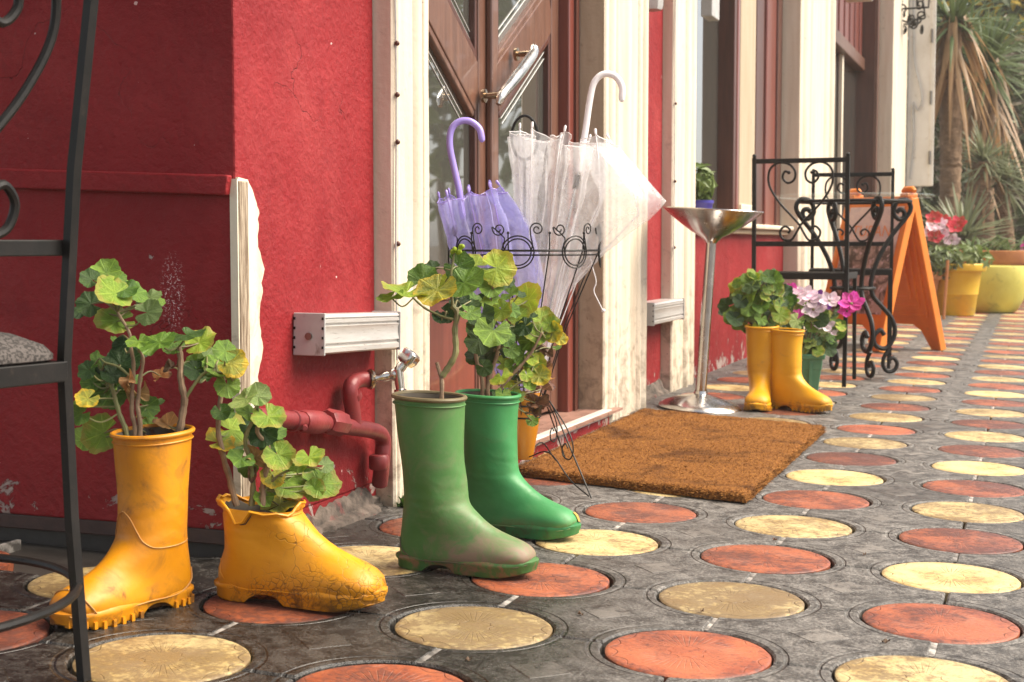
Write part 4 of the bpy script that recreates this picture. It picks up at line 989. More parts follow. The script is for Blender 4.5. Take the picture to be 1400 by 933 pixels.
# ------------------------------------------------------------------ wall lamps (aluminium boxes), tap and pipe
def wall_lamp(label, y0, ln, z0, hh, xw, xo, tilt):
    r = thing('wall_lamp', label, 'lamp', (xw, y0, z0), 0, 'aluminium wall lamps', tilt=(tilt, 0, 0))
    dx = xo-xw
    # extruded profile in x-z with grooves
    pr = [(0, 0), (dx*.92, 0), (dx, .004), (dx, hh*.16), (dx-.006, hh*.20), (dx-.006, hh*.24), (dx, hh*.28), (dx-.003, hh*.45), (dx-.003, hh*.62), (dx, hh*.70), (dx-.006, hh*.73), (dx-.006, hh*.76), (dx, hh*.79), (dx, hh*.86), (dx-.004, hh*.88), (dx-.004, hh*.90), (dx, hh*.92), (dx*.94, hh), (0, hh)]
    MB().loft([[V((x, y, z)) for x, z in pr] for y in (.006, ln-.006)]).build('housing', 'aluminium', r, world=False, smooth=25)
    for y in (0, ln-.0055):
        cp = MB().box(.0, dx+.003, y, y+.0055, -.003, hh+.003).build('end_plate', 'lamp_grey', r, world=False, smooth=0, bevel=.002)
        yy = y-.001 if y == 0 else y+.0065
        MB().tube([(dx*.52, yy+.001, hh*.45), (dx*.52, yy-.003 if y == 0 else yy+.003, hh*.45)], .0085, 12).build('screw', 'screw', cp, world=False)
        for k in range(4):
            for xx in (.004, dx-.002):
                MB().box(xx-.002, xx+.002, yy-.0012, yy+.0012, hh*(.14+.24*k), hh*(.14+.24*k)+.006).build('clip', 'black_iron', cp, world=False, smooth=0)
    return r
wall_lamp('ribbed aluminium wall lamp fixed on the red wall above the tap', 2.955, .425, .468, .092, -1.598, -1.52, -.035)
wall_lamp('ribbed aluminium wall lamp fixed low beside the steel pedestal ashtray', 5.93, .56, .375, .092, -1.598, -1.50, 0)
tp = thing('garden_tap', 'chrome tap on a thick red painted pipe low on the red wall', 'tap', (-1.56, 3.2, .3))
P = lambda x, y, X=-1.555: PX(x, y, X)
pipe = [P(350, 570, -1.558), P(392, 574), P(430, 577), P(470, 583), P(505, 588), P(520, 594), P(524, 606), P(523, 622), P(521, 645, -1.56), P(519, 662, -1.57)]
MB().tube(crom(pipe, 5), .0205, 14).build('pipe', 'pipe_red', tp)
for a, b, r in (((412, 576), (440, 578), .027), ((446, 576), (468, 580), .031), ((518, 622), (518, 642), .0255), ((398, 575), (404, 576), .0245)):
    MB().tube([P(*a), P(*a).lerp(P(*b), .12), P(*a).lerp(P(*b), .88), P(*b)], [r*.86, r, r, r*.86], 12 if r < .03 else 8).build('coupling', 'pipe_red', tp)
MB().tube([P(417, 583, -1.53), P(417, 586, -1.505)], .0055, 8).build('bolt', 'pipe_red', tp)
ris = [P(484, 580), P(482, 560), P(479, 538), P(481, 526), P(490, 520), P(506, 519, -1.54)]
MB().tube(crom(ris, 5), .0195, 14).build('pipe', 'pipe_red', tp)
MB().tube([P(483, 545), P(481, 538)], .023, 12).build('coupling', 'pipe_red', tp)
t0, t1 = P(504, 519, -1.54), P(510, 519, -1.532)
MB().tube([t0, t0.lerp(t1, .4), t1], [.024, .026, .022], 14).build('collar', 'bronze', tp)
tb0, tb1 = P(508, 519, -1.53), P(545, 511, -1.47)
bd = MB().tube(crom([tb0, tb0.lerp(tb1, .3), tb0.lerp(tb1, .6), tb0.lerp(tb1, .85), tb1], 3), [.010]*4+[.012]*4+[.016]*5, 14).build('tap_body', 'chrome', tp)
s0 = P(544, 512, -1.47)
MB().tube([s0+V((0, 0, .012)), s0+V((.004, 0, -.02)), s0+V((.006, 0, -.036)), s0+V((.006, 0, -.037)), s0+V((.006, 0, -.049))], [.013, .012, .0115, .0155, .0155], 14).build('spout', 'chrome', tp)
n0 = P(544, 508, -1.47); nd = (P(563, 484, -1.44)-n0)
MB().tube([n0, n0+nd*.3, n0+nd*.5], [.012, .013, .010], 12).build('tap_neck', 'chrome', tp)
hc = n0+nd*.8; hn = nd.normalized(); hu = hn.orthogonal().normalized(); hv = hn.cross(hu); rg = []
for dz, rr in ((-.022, .010), (-.018, .020), (-.006, .0245), (.010, .0245), (.016, .019), (.018, .006)):
    rg.append([hc+hn*dz+(hu*math.cos(a)+hv*math.sin(a))*rr*(1+.12*math.cos(4*a)) for a in [2*PI*j/24 for j in range(24)]])
MB().loft(rg).build('tap_handle', 'chrome', tp)

# ------------------------------------------------------------------ steel pedestal ashtray
bb = V((-1.30, 5.93, gz(-1.30)))
ps = thing('pedestal_ashtray', 'polished steel pedestal ashtray with wide bowl and domed base', 'ashtray', bb, 0, tilt=(0, .06, 0))
MB().lathe([(.172, .002), (.175, .006), (.170, .014), (.15, .026), (.11, .042), (.06, .055), (.03, .062), (.026, .075)], 48, cap0=True).build('base', 'steel', ps, world=False)
MB().lathe([(.0235, .06), (.0225, .40), (.0215, .705)], 24).build('pole', 'steel', ps, world=False)
MB().lathe([(.022, .69), (.030, .70), (.045, .715), (.085, .735), (.13, .765), (.17, .795), (.205, .825), (.209, .828), (.205, .8285), (.15, .79), (.07, .755), (.0, .75)], 48).build('bowl', 'steel', ps, world=False)
MB().tube([V((.206*math.cos(a), .206*math.sin(a), .8275)) for a in [2*PI*j/48 for j in range(48)]], .003, 6, closed=True).build('rim', 'steel', ps, world=False)

# ------------------------------------------------------------------ wrought iron chairs
def make_chair(name, label, loc, rz, W=.44, ztop=1.11, zrail=.69, seat=.545, cushion=False, ring=False, group=None, lean=.02):
    r = thing(name, label, 'chair', loc, rz, group); h = W/2; m = 'black_iron'; pr_ = .0078 if cushion else .0095
    for s in (-1, 1):
        MB().tube([(s*h, -.03, 0), (s*h, -.01, .25), (s*h, .0, seat), (s*h, -lean*.35, .8), (s*h, -lean, ztop)], pr_, 4, sq=True).build('back_post', m, r, world=False, smooth=30)
        MB().ball((s*h, -lean, ztop+.008), .0105).build('finial', m, r, world=False)
        MB().tube([(s*(h-.01), .41, 0), (s*(h-.012), .395, .25), (s*(h-.012), .385, seat)], pr_*.95, 4, sq=True).build('leg', m, r, world=False, smooth=30)
        if not ring: MB().tube(crom([(s*(h-.01), .01, seat-.18), (s*(h-.01), .10, seat-.14), (s*(h-.01), .15, seat-.02)], 4), .005, 6).build('brace', m, r, world=False)
    MB().obox((0, -lean+.002, ztop-.018), (h, 0, 0), (0, .006, 0), (0, 0, .0115)).build('top_rail', m, r, world=False, bevel=.002, smooth=0)
    MB().obox((0, -.004, zrail), (h, 0, 0), (0, .006, 0), (0, 0, .0125)).build('lower_rail', m, r, world=False, bevel=.002, smooth=0)
    top = [(-.055, 1.035), (-.075, 1.04), (-.085, 1.01), (-.06, .985), (-.03, 1.0), (-.025, 1.04), (-.055, 1.075), (-.105, 1.083), (-.145, 1.055), (-.155, 1.005), (-.142, .955), (-.10, .89), (-.045, .83), (-.005, .785), (.018, .745), (.045, .708), (.085, .715), (.098, .75), (.075, .775), (.05, .76), (.058, .74)]
    zs = lambda z: zrail+(z-.69)*(ztop-zrail)/(1.11-.69)
    for s in (-1, 1):
        if s > 0: pts = [V((-x, .004-lean*(zs(z)-seat)/(ztop-seat), zs(z))) for x, z in top]
        else: pts = [V((x, -.004-lean*(zs(z)-seat)/(ztop-seat), zs(z))) for x, z in top]
        MB().tube(crom(pts, 5), .0072 if cushion else .0058, 8).build('scroll', m, r, world=False)
        MB().ball(pts[0], .009).build('scroll_end', m, r, world=False)
    for a, b in (((-h, 0), (h, 0)), ((-h, .385), (h, .385))):
        MB().obox(((a[0]+b[0])/2, a[1], seat-.012), ((b[0]-a[0])/2, 0, 0), (0, .009, 0), (0, 0, .016)).build('seat_rail', m, r, world=False, smooth=0, bevel=.002)
    for s in (-1, 1): MB().obox((s*(h-.006), .19, seat-.012), (.008, 0, 0), (0, .19, 0), (0, 0, .0155)).build('seat_rail', m, r, world=False, smooth=0, bevel=.002)
    if cushion:
        rg = []
        for z, k in ((.004, .96), (.008, 1.0), (.016, 1.0), (.030, .95), (.048, .78), (.062, .5), (.067, .2), (.067, .03)):
            rg.append([V((math.copysign(abs(math.cos(a))**.2, math.cos(a))*h*.99*k, .19+math.copysign(abs(math.sin(a))**.2, math.sin(a))*.198*k, seat+z)) for a in [2*PI*j/40 for j in range(40)]])
        MB().loft(rg).build('cushion', 'seat_fabric', r, world=False)
    else:
        for k in range(9): MB().obox((0, .045+.042*k, seat+.001), (h-.012, 0, 0), (0, .008, 0), (0, 0, .003)).build('seat_slat', m, r, world=False, smooth=0)
    if ring:
        rc = math.hypot(h, .21)
        MB().tube([V((rc*math.cos(a), .19+rc*math.sin(a), .15)) for a in [2*PI*j/48 for j in range(48)]], .0075, 8, closed=True).build('stretcher_ring', m, r, world=False)
    return r
# near chair: right back post stands at the foot seen in the picture; its back runs left and towards the viewer
pf = V((-1.392, 1.88, gz(-1.392))); ang = math.atan2(.984, .178)
ux = V((math.cos(ang), math.sin(ang), 0)); loc = pf-ux*.22+V((math.cos(ang+PI/2), math.sin(ang+PI/2), 0))*.03
make_chair('iron_chair', 'black wrought iron chair with grey checked cushion beside the tall yellow boot', (loc.x, loc.y, gz(loc.x)), ang, ztop=1.135, zrail=.68, seat=.50, cushion=True, ring=True, lean=.088, group='wrought iron chairs')
c1 = PY(1095, 515, 7.1)
make_chair('iron_chair', 'black wrought iron chair turned away beside the green planter', (-1.074, 7.13, gz(-1.074)), -.02, W=.45, group='wrought iron chairs')
make_chair('iron_chair', 'black wrought iron chair on the far side of the glass table by the orange board', (-1.00, 8.62, gz(-1.00)), PI+.10, W=.45, group='wrought iron chairs')
# glass table with scrolled legs
tc = V((-.90, 7.83, gz(-.90)))
tb = thing('glass_table', 'round glass topped table on scrolled black iron legs between two chairs', 'table', tc, .55)
MB().lathe([(.0, .936), (.405, .936), (.41, .940), (.41, .946), (.405, .95), (.0, .95)], 56).build('table_top', 'table_glass', tb, world=False)
rt, pl2 = MB(), None
for k in range(4):
    a = PI/2*k; u = V((math.cos(a), math.sin(a), 0))
    prof = spiral((.275, .845), .012, .055, PI*1.2, -PI*.9, 18)
    prof = [(.245, .86), (.262, .875), (.285, .865), (.285, .835), (.255, .825), (.225, .86), (.245, .915), (.30, .925), (.325, .885), (.30, .835), (.22, .74), (.145, .62), (.105, .50), (.115, .42), (.17, .36), (.23, .29), (.245, .21), (.20, .14), (.14, .15), (.125, .20), (.16, .235), (.185, .21)]
    MB().tube([u*x+V((0, 0, z)) for x, z in [(p.x, p.y) for p in crom([V((x, z, 0)) for x, z in prof], 4)]], .013, 8).build('leg', 'black_iron', tb, world=False)
    ft = [(.225, .14), (.19, .10), (.18, .05), (.205, .015), (.245, .018), (.262, .055), (.24, .085), (.215, .075), (.218, .055)]
    MB().tube([u*p.x+V((0, 0, p.y)) for p in crom([V((x, z, 0)) for x, z in ft], 4)], .011, 8).build('foot', 'black_iron', tb, world=False)
MB().tube([V((.112*math.cos(t), .112*math.sin(t), .46)) for t in [2*PI*j/32 for j in range(32)]], .009, 8, closed=True).build('ring', 'black_iron', tb, world=False)
MB().tube([V((.29*math.cos(t), .29*math.sin(t), .915)) for t in [2*PI*j/40 for j in range(40)]], .008, 8, closed=True).build('ring', 'black_iron', tb, world=False)

# ------------------------------------------------------------------ umbrella stand
RC = V((-1.37, 3.915, gz(-1.37)))
us_ = thing('umbrella_stand', 'black wire umbrella stand with looped rim, tall loop handle and amber drip cup', 'umbrella stand', RC)
def uw(a, r, z): return V((r*math.cos(a), r*math.sin(a), z))
RT, RB, ZTp, ZB = .215, .050, .668, .225
def build_us(name, mb, mat='black_iron', par=us_): return mb.build(name, mat, par, world=False)
for z, r, t in ((ZTp, RT, .0034), (ZTp-.012, RT-.004, .0026), (ZB, RB+.002, .003), (ZB-.035, RB-.006, .003)):
    build_us('rim_ring' if z > .5 else 'cup_ring', MB().tube([uw(2*PI*j/64, r, z) for j in range(64)], t, 6, closed=True))
for k in range(12):
    a = 2*PI*k/12+.13
    build_us('rod', MB().tube([uw(a, RT+.004, ZTp+.045), uw(a, RT, ZTp), uw(a, (RT+RB)/2-.012, (ZTp+ZB)/2), uw(a, RB, ZB), uw(a, RB-.008, ZB-.036)], .0019, 6))
    build_us('rod_tip', MB().ball(uw(a, RT+.004, ZTp+.048), .0042, 8, 5))
for k in range(8):                                       # double circles and paired scrolls round the rim
    a0 = 2*PI*k/8+.25
    for rr in (.036, .044):
        build_us('rim_circle', MB().tube([uw(a0+rr*math.cos(t)/RT, RT+.002, ZTp-.004+rr*math.sin(t)) for t in [2*PI*j/28 for j in range(28)]], .0021, 6, closed=True))
    for s in (-1, 1):
        sp_ = spiral((s*.052, .058), .004, .019, 0, s*PI*3.1, 26)
        endp = sp_[-1]
        pth = [uw(a0+x/RT, RT+.002, ZTp+z) for x, z in sp_+[(s*.036, .034), (s*.040, .018), (s*.036, .0)]]
        build_us('rim_scroll', MB().tube(crom(pth, 2), .0019, 6))
hr = [V((0, 0, ZB-.02)), V((0, 0, .5)), V((0, 0, .85)), V((0, 0, .925))]
rd_ = _R.copy()
lp_ = [V((0, 0, .925))+_R*(.036*-math.cos(t)+0)+V((0, 0, .062*math.sin(t)*1.1+.02*0)) for t in [PI*1.35*j/24-.55 for j in range(25)]]
loop = [V((0, 0, .925))+_R*(.037*math.sin(t))+V((0, 0, .062-.062*math.cos(t))) for t in [2*PI*j/40 for j in range(41)]]
build_us('handle', MB().tube(hr+loop[1:], .0042, 8))
# cup, tripod legs with scrolls
build_us('drip_cup', MB().lathe([(.047, ZB+.035), (.049, ZB+.037), (.046, ZB-.03), (.036, ZB-.09), (.026, ZB-.145), (.022, ZB-.158), (.0, ZB-.16)], 32), 'amber_plastic')
fz = .002
for k, a in enumerate((-.62, 1.47, 3.57)):
    p0 = uw(a, RB+.002, ZB); p1 = uw(a, RB+.085, ZB+.01); foot = uw(a, .315, fz+gz(RC.x+.315*math.cos(a))-gz(RC.x)+.003)
    lg = MB().tube(crom([uw(a, RB, ZB-.02), uw(a, RB+.06, ZB+.02), p1], 4)+[p1.lerp(foot, .5), foot], .0024, 6)
    o = build_us('leg', lg)
    du = V((math.cos(a), math.sin(a), 0))
    sc2 = [(.135, .235), (.19, .19), (.225, .15), (.232, .115), (.215, .092), (.188, .098), (.182, .12), (.196, .134), (.208, .124)]
    build_us('leg_scroll', MB().tube([du*p.x+V((0, 0, p.y)) for p in crom([V((x, z, 0)) for x, z in sc2], 5)], .0021, 6))
    build_us('leg_tie', MB().tube(crom([uw(a, .02, ZB-.15), uw(a, .12, ZB-.125), uw(a, .22, ZB-.19), foot+V((-.012*du.x, -.012*du.y, .004))], 5), .002, 6))

# ------------------------------------------------------------------ umbrellas
def canopy(bot, top, R0, prof, nrib, pleat, flap, rimdrop, sd_, nu=120, nv=30):
    bot, top = V(bot), V(top); ax = (top-bot).normalized()
    e1 = (_R-ax*(_R@ax)).normalized(); e2 = ax.cross(e1); L = (top-bot).length; rows = []
    rng = random.Random(sd_); ph = [rng.uniform(-.35, .35) for _ in range(nrib)]; am = [rng.uniform(.6, 1.25) for _ in range(nrib)]
    def pt(u, v_):
        s = u/(2*PI)*nrib; i = int(s) % nrib; fr = s-int(s)
        r = prof(v_)*R0
        bulge = math.sin(PI*fr)**1.0*am[i]
        r *= 1-.10*bulge+pleat*v_*math.sin(2*PI*fr*2+ph[i]*3)*bulge
        r += flap(u, v_)
        tw = .55*v_*0+.12*math.sin(PI*fr)*am[i]*v_
        h = L*v_-rimdrop*bulge*max(0, (v_-.8)/.2)+.006*noise.noise(V((u*3, v_*6, sd_)))
        q = bot+ax*h+e1*(r*math.cos(u+tw))+e2*(r*math.sin(u+tw))
        return q+V(noise.noise_vector(q*22))*.007*v_+V(noise.noise_vector(q*60))*.0025*v_
    for i in range(nv+1):
        v_ = (i/nv)
        rows.append([pt(2*PI*j/nu, max(.004, v_)) for j in range(nu)])
    return rows, pt, ax, e1, e2
def umbrella(name, label, bot, top, hook, R0, mats, flap, sd_, pleat=.35, rimdrop=.03, nrib=8, handle_len=.12, prof=None, ferr='lamp_grey', hdir=None, group='umbrellas in the stand'):
    film, plas = mats
    r = thing(name, label, 'umbrella', bot, 0, group)
    prof = prof or (lambda v_: .07+.93*v_**.8)
    rows, pt, ax, e1, e2 = canopy(bot, top, R0, prof, nrib, pleat, flap, rimdrop, sd_)
    MB().loft(rows, False, False).build('canopy', film, r, smooth=85)
    MB().tube([p for p in rows[-1]], .0013, 5, closed=True).build('hem', plas if film != 'clear_vinyl' else 'vinyl_edge', r)
    bot, top = V(bot), V(top)
    for k in range(nrib):
        u = 2*PI*k/nrib
        pts = [pt(u, v_)-ax*0+ (bot+ax*((pt(u, v_)-bot)@ax)-pt(u, v_))*.02 for v_ in (.05, .25, .5, .75, .92, 1.0)]
        pts.append(pts[-1]+ (pts[-1]-pts[-2]).normalized()*.014)
        rb = MB().tube(pts, .0017, 6).build('rib', 'vinyl_edge' if film == 'clear_vinyl' else plas, r)
        e = pts[-1]; MB().tube([e-(pts[-1]-pts[-2]).normalized()*.012, e, e+ax*.004], [.0035, .0042, .002], 8).build('rib_tip', plas, rb)
    hb = V(hook[0])
    MB().tube([bot-ax*.03, bot, hb], .0045, 8).build('shaft', 'steel', r)
    MB().tube([hb-(hb-bot).normalized()*.05, hb-(hb-bot).normalized()*.01], .0085, 10).build('runner', ferr, r)
    pts = crom([V(h_) for h_ in hook], 6)
    MB().tube(pts, [.0078]+[.0095]*(len(pts)-2)+[.0085], 12).build('handle', plas, r)
    MB().ball(pts[-1], .0086).build('handle_end', plas, r)
    return r
bc = RC+V((0, 0, ZB-.02))
du_ = 4.10
ub = lambda x, y, dz=0: PD(x, y, du_+dz)
def flapP(u, v_):                 # loose panel hanging out on one side
    k = max(0, math.cos(u-.15))**3; return .085*k*max(0, math.sin(PI*min(1, v_*1.02)))**.8*(v_ > .2)*min(1, (v_-.2)/.3)
umbrella('umbrella', 'folded lilac see-through umbrella with a lilac crook handle', bc+V((-.02, .0, .0)), ub(642, 262, -.02), [ub(633, 300, -.02), ub(628, 262, -.02), ub(622, 235, -.02), ub(615, 200, -.02), ub(617, 178, -.02), ub(627, 167, -.02), ub(642, 166, -.02), ub(655, 176, -.02), ub(659, 191, -.02)],
         .088, ('purple_vinyl', 'purple_plastic'), flapP, 4, pleat=.30, rimdrop=.022, prof=lambda v_: .16+.84*min(1, v_*1.25)**.75)
def flapC(u, v_):
    k = max(0, math.cos(u+.25))**5; t = max(0, min(1, (v_-.42)/.36)); return .20*k*t**1.3*(1-.9*max(0, (v_-.80)/.20))
umbrella('umbrella', 'loosely folded clear plastic umbrella with a white crook handle', bc+V((.012, .004, .0)), ub(768, 184, .04), [ub(791, 235, .05), ub(796, 205, .05), ub(801, 175, .05), ub(806, 140, .05), ub(812, 114, .05), ub(824, 102, .05), ub(840, 104, .05), ub(850, 118, .05), ub(850, 136, .05)],
         .122, ('clear_vinyl', 'white_plastic'), flapC, 9, pleat=.50, rimdrop=.030, nrib=8, ferr='black_iron', prof=lambda v_: .10+.90*v_**.85)

# ------------------------------------------------------------------ orange A-board
nf, nr_, nt_ = V((-.90, 9.43, 0)), V((-.545, 9.87, 0)), V((-.722, 9.65, 0))
rdir = V((-.78, .63, 0)).normalized(); WB = .60; HB = 1.0
ab = thing('sign_board', 'orange plastic folding sign board with a faded street poster', 'sign', (nt_.x, nt_.y, gz(-.72)))
def panel(foot, name, inner):
    foot = V((foot.x, foot.y, gz(foot.x)+.004)); top = V((nt_.x, nt_.y, gz(-.72)+HB))
    up = (top-foot); L = up.length; up = up/L; side = rdir; nn = side.cross(up).normalized()
    if nn@(foot-V((nt_.x, nt_.y, 0))) < 0: nn = -nn
    O = foot; th = .016
    at = lambda u, v_, w_=0: O+side*u+up*v_+nn*w_
    m = MB()
    # outer frame with an arched foot cut-out
    out = [(0, 0), (.09, 0), (.15, .13), (.21, .17), (WB-.21, .17), (WB-.15, .13), (WB-.09, 0), (WB, 0), (WB-.02, L*.98), (WB-.05, L), (.05, L), (.02, L*.98)]
    m.prism([at(u, v_, -th) for u, v_ in out], nn*th*2)
    o = m.build(name, 'orange_plastic', ab, smooth=0, bevel=.005)
    def rim(u0, u1, v0, v1, d, w_=.02, par=o, nm='rib'):
        for a, b in (((u0, v0), (u1, v0)), ((u0, v1), (u1, v1)), ((u0, v0), (u0, v1)), ((u1, v0), (u1, v1))):
            p, q = at(*a, d), at(*b, d); MB().bar(p, q, w_, .012, tuple(nn)).build(nm, 'orange_plastic', par, smooth=0, bevel=.003)
    for ed in (0.012, WB-.012):
        MB().bar(at(ed, .0, 0), at(ed*.9+.01 if ed < .3 else ed*.98, L*.99, 0), .03, .055, tuple(nn)).build('edge', 'orange_plastic', o, smooth=0, bevel=.006)
    for k in range(3):
        rim(.07+.06*k, WB-.07-.06*k, .24+.06*k, L-.10-.09*k, -th-.004)
    if inner:
        pz = MB().prism([at(.06, .24, th), at(WB-.06, .24, th), at(WB-.06, L-.07, th), at(.06, L-.07, th)], nn*.003)
        po = pz.build('poster', 'poster_print', o, smooth=0)
        cu = bpy.data.curves.new('lettering', 'FONT'); cu.body = 'TURAN'; cu.size = .105; cu.extrude = .0008; cu.align_x = 'CENTER'
        tmp = bpy.data.objects.new('tmp', cu); C.objects.link(tmp); dg = bpy.context.evaluated_depsgraph_get(); dg.update()
        me = bpy.data.meshes.new_from_object(tmp.evaluated_get(dg)); bpy.data.objects.remove(tmp)
        me.materials.clear(); me.materials.append(MATS['poster_letter'])
        xax = -side if side.cross(up)@nn < 0 else side
        m3 = Matrix((xax, up, nn)).transposed()
        inst('lettering', me, po, mworld=Matrix.Translation(at(WB/2, L-.27, th+.0045)) @ m3.to_4x4())
    return o
def poster_mat():
    m, n, l, p, o = newmat('poster_print')
    co = texco(n, l, 'Object'); z = sepz(n, l, co)
    nz = noise_n(n, l, co, 9, 7, .7, .8); n2 = noise_n(n, l, co, 26, 5, .7)
    lower = mix(n, l, ramp(n, l, nz, .45, .56), (.07, .05, .035), (.42, .32, .27))
    lower = mix(n, l, ramp(n, l, n2, .55, .62), lower, (.62, .50, .52))
    upper = mix(n, l, ramp(n, l, nz, .42, .6), (.72, .62, .56), (.58, .50, .50))
    l.new(mix(n, l, maprange(n, l, math_n(n, l, 'ADD', z, math_n(n, l, 'MULTIPLY', nz, .12)), .74, .78, 0, 1), lower, upper), p.inputs['Base Color']); p.inputs['Roughness'].default_value = .35
poster_mat(); M('poster_letter', (.72, .30, .13), None, .5)
panel(nf, 'front_panel', True); panel(nr_, 'rear_panel', False)
hg = V((nt_.x, nt_.y, gz(-.72)+HB))
for u in (.06, WB-.06): MB().obox(hg+rdir*u+V((0, 0, .008)), rdir*.035, V((.63, .78, 0))*.045, V((0, 0, .014))).build('hinge', 'orange_plastic', ab, smooth=0, bevel=.006)
for u in (.06, WB-.06): MB().tube([hg+rdir*(u-.05)+V((0, 0, .03)), hg+rdir*(u-.03)+V((0, 0, .045)), hg+rdir*(u+.03)+V((0, 0, .045)), hg+rdir*(u+.05)+V((0, 0, .03))], [.016, .022, .022, .016], 10).build('hinge_knuckle', 'orange_plastic', ab)

# ------------------------------------------------------------------ pots by the garden
def leafy(name, parent, mat, c, rad, n, size, rn, ar=2.2, shell=.35):
    b = MB(); c = V(c)
    for k in range(n):
        d = V((rn.gauss(0, 1), rn.gauss(0, 1), rn.gauss(0, 1))).normalized()
        rr = (shell+(1-shell)*rn.random()**.5)*(1+.25*noise.noise(d*2.2+c))
        p = c+V((d.x*rad[0], d.y*rad[1], d.z*rad[2]))*rr
        nn = (d+V((rn.uniform(-1, 1), rn.uniform(-1, 1), rn.uniform(-.3, 1)))*.8).normalized(); t = nn.orthogonal().normalized(); t = (Matrix.Rotation(rn.uniform(0, 6.28), 3, nn) @ t); s = nn.cross(t)
        sz = size*rn.uniform(.6, 1.4)
        b.add([p-t*sz, p+s*sz/ar+nn*sz*.15, p+t*sz, p-s*sz/ar+nn*sz*.15], [(0, 1, 2), (0, 2, 3)])
    return b.build(name, mat, parent, smooth=0)
p1 = G(1306, 431); p1 = V((p1.x, p1.y, gz(p1.x)))
pot1 = thing('flower_pot', 'bright yellow flower pot with a thick banded rim behind the sign board', 'pot', p1)
MB().lathe([(.175, .0), (.18, .01), (.205, .20), (.21, .205), (.21, .215), (.235, .42), (.24, .425), (.275, .43), (.28, .44), (.28, .49), (.27, .50), (.235, .50), (.23, .40)], 40, cap0=True).build('tub', 'yellow_pot', pot1, world=False)
MB().lathe([(.235, .455), (.0, .47)], 30).build('soil', 'soil', pot1, world=False)
rn5 = random.Random(55)
pp = thing('succulent', 'low light green plant spilling over the bright yellow flower pot', 'plant', p1+V((0, 0, .47)))
leafy('foliage', pp, 'bush_light', p1+V((.05, 0, .55)), (.30, .25, .14), 260, .05, rn5)
p2 = G(1352, 427); p2 = V((p2.x, p2.y, gz(p2.x)))
pot2 = thing('flower_pot', 'large round lime yellow flower pot at the garden edge', 'pot', p2)
MB().lathe([(.24, .0), (.27, .015), (.335, .14), (.37, .30), (.375, .42), (.365, .47), (.355, .475), (.34, .46), (.33, .38)], 44, cap0=True).build('tub', 'lime_pot', pot2, world=False)
MB().lathe([(.34, .40), (.0, .42)], 30).build('soil', 'soil', pot2, world=False)
p3 = V((p2.x-.02, p2.y+1.0, gz(p2.x)))
pot3 = thing('flower_pot', 'terracotta flower pot just behind the lime yellow pot', 'pot', p3)
MB().lathe([(.28, .0), (.42, .48), (.46, .485), (.47, .50), (.47, .62), (.45, .625), (.42, .60)], 36, cap0=True).build('tub', 'terracotta', pot3, world=False)
MB().lathe([(.43, .56), (.0, .58)], 30).build('soil', 'soil', pot3, world=False)
pt4 = V((p1.x-.36, p1.y-.25, gz(p1.x-.36)))
pot4 = thing('flower_pot', 'terracotta flower pot of red and white flowers half hidden behind the sign board', 'pot', pt4)
MB().lathe([(.16, .0), (.22, .34), (.25, .345), (.25, .42), (.235, .42), (.22, .36)], 30, cap0=True).build('tub', 'terracotta', pot4, world=False)
cy2 = thing('cyclamen', 'red and white flowering cyclamen beside the orange sign board', 'plant', pt4+V((0, 0, .36)))
leafy('foliage', cy2, 'bush_green', pt4+V((.1, 0, .50)), (.30, .25, .16), 380, .045, rn5)
leafy('foliage', cy2, 'bush_light', pt4+V((.1, 0, .52)), (.30, .25, .15), 150, .045, rn5)
st_ = [pt4+V((rn5.uniform(-.1, .25), rn5.uniform(-.1, .1), .5)) for k in range(12)]
dfl = depth(pt4)
for x, y, kd in ((1277, 300, 'red'), (1289, 304, 'red'), (1306, 312, 'red'), (1280, 318, 'red'), (1310, 306, 'red'), (1277, 310, 'white'), (1287, 320, 'white'), (1301, 330, 'white'), (1284, 308, 'white'), (1279, 326, 'red'), (1272, 318, 'white')):
    flower(cy2, PD(x, y, dfl+rn5.uniform(-.1, .1)), kd, .085, rn5, st_, 6)
wx = thing('wooden_post', 'thin wooden stake leaning among the flower pots beside the sign board', 'post', G(1290, 437))
MB().tube([G(1290, 437), PD(1296, 356, depth(G(1290, 437)))], .016, 6).build('stake', 'terracotta', wx)

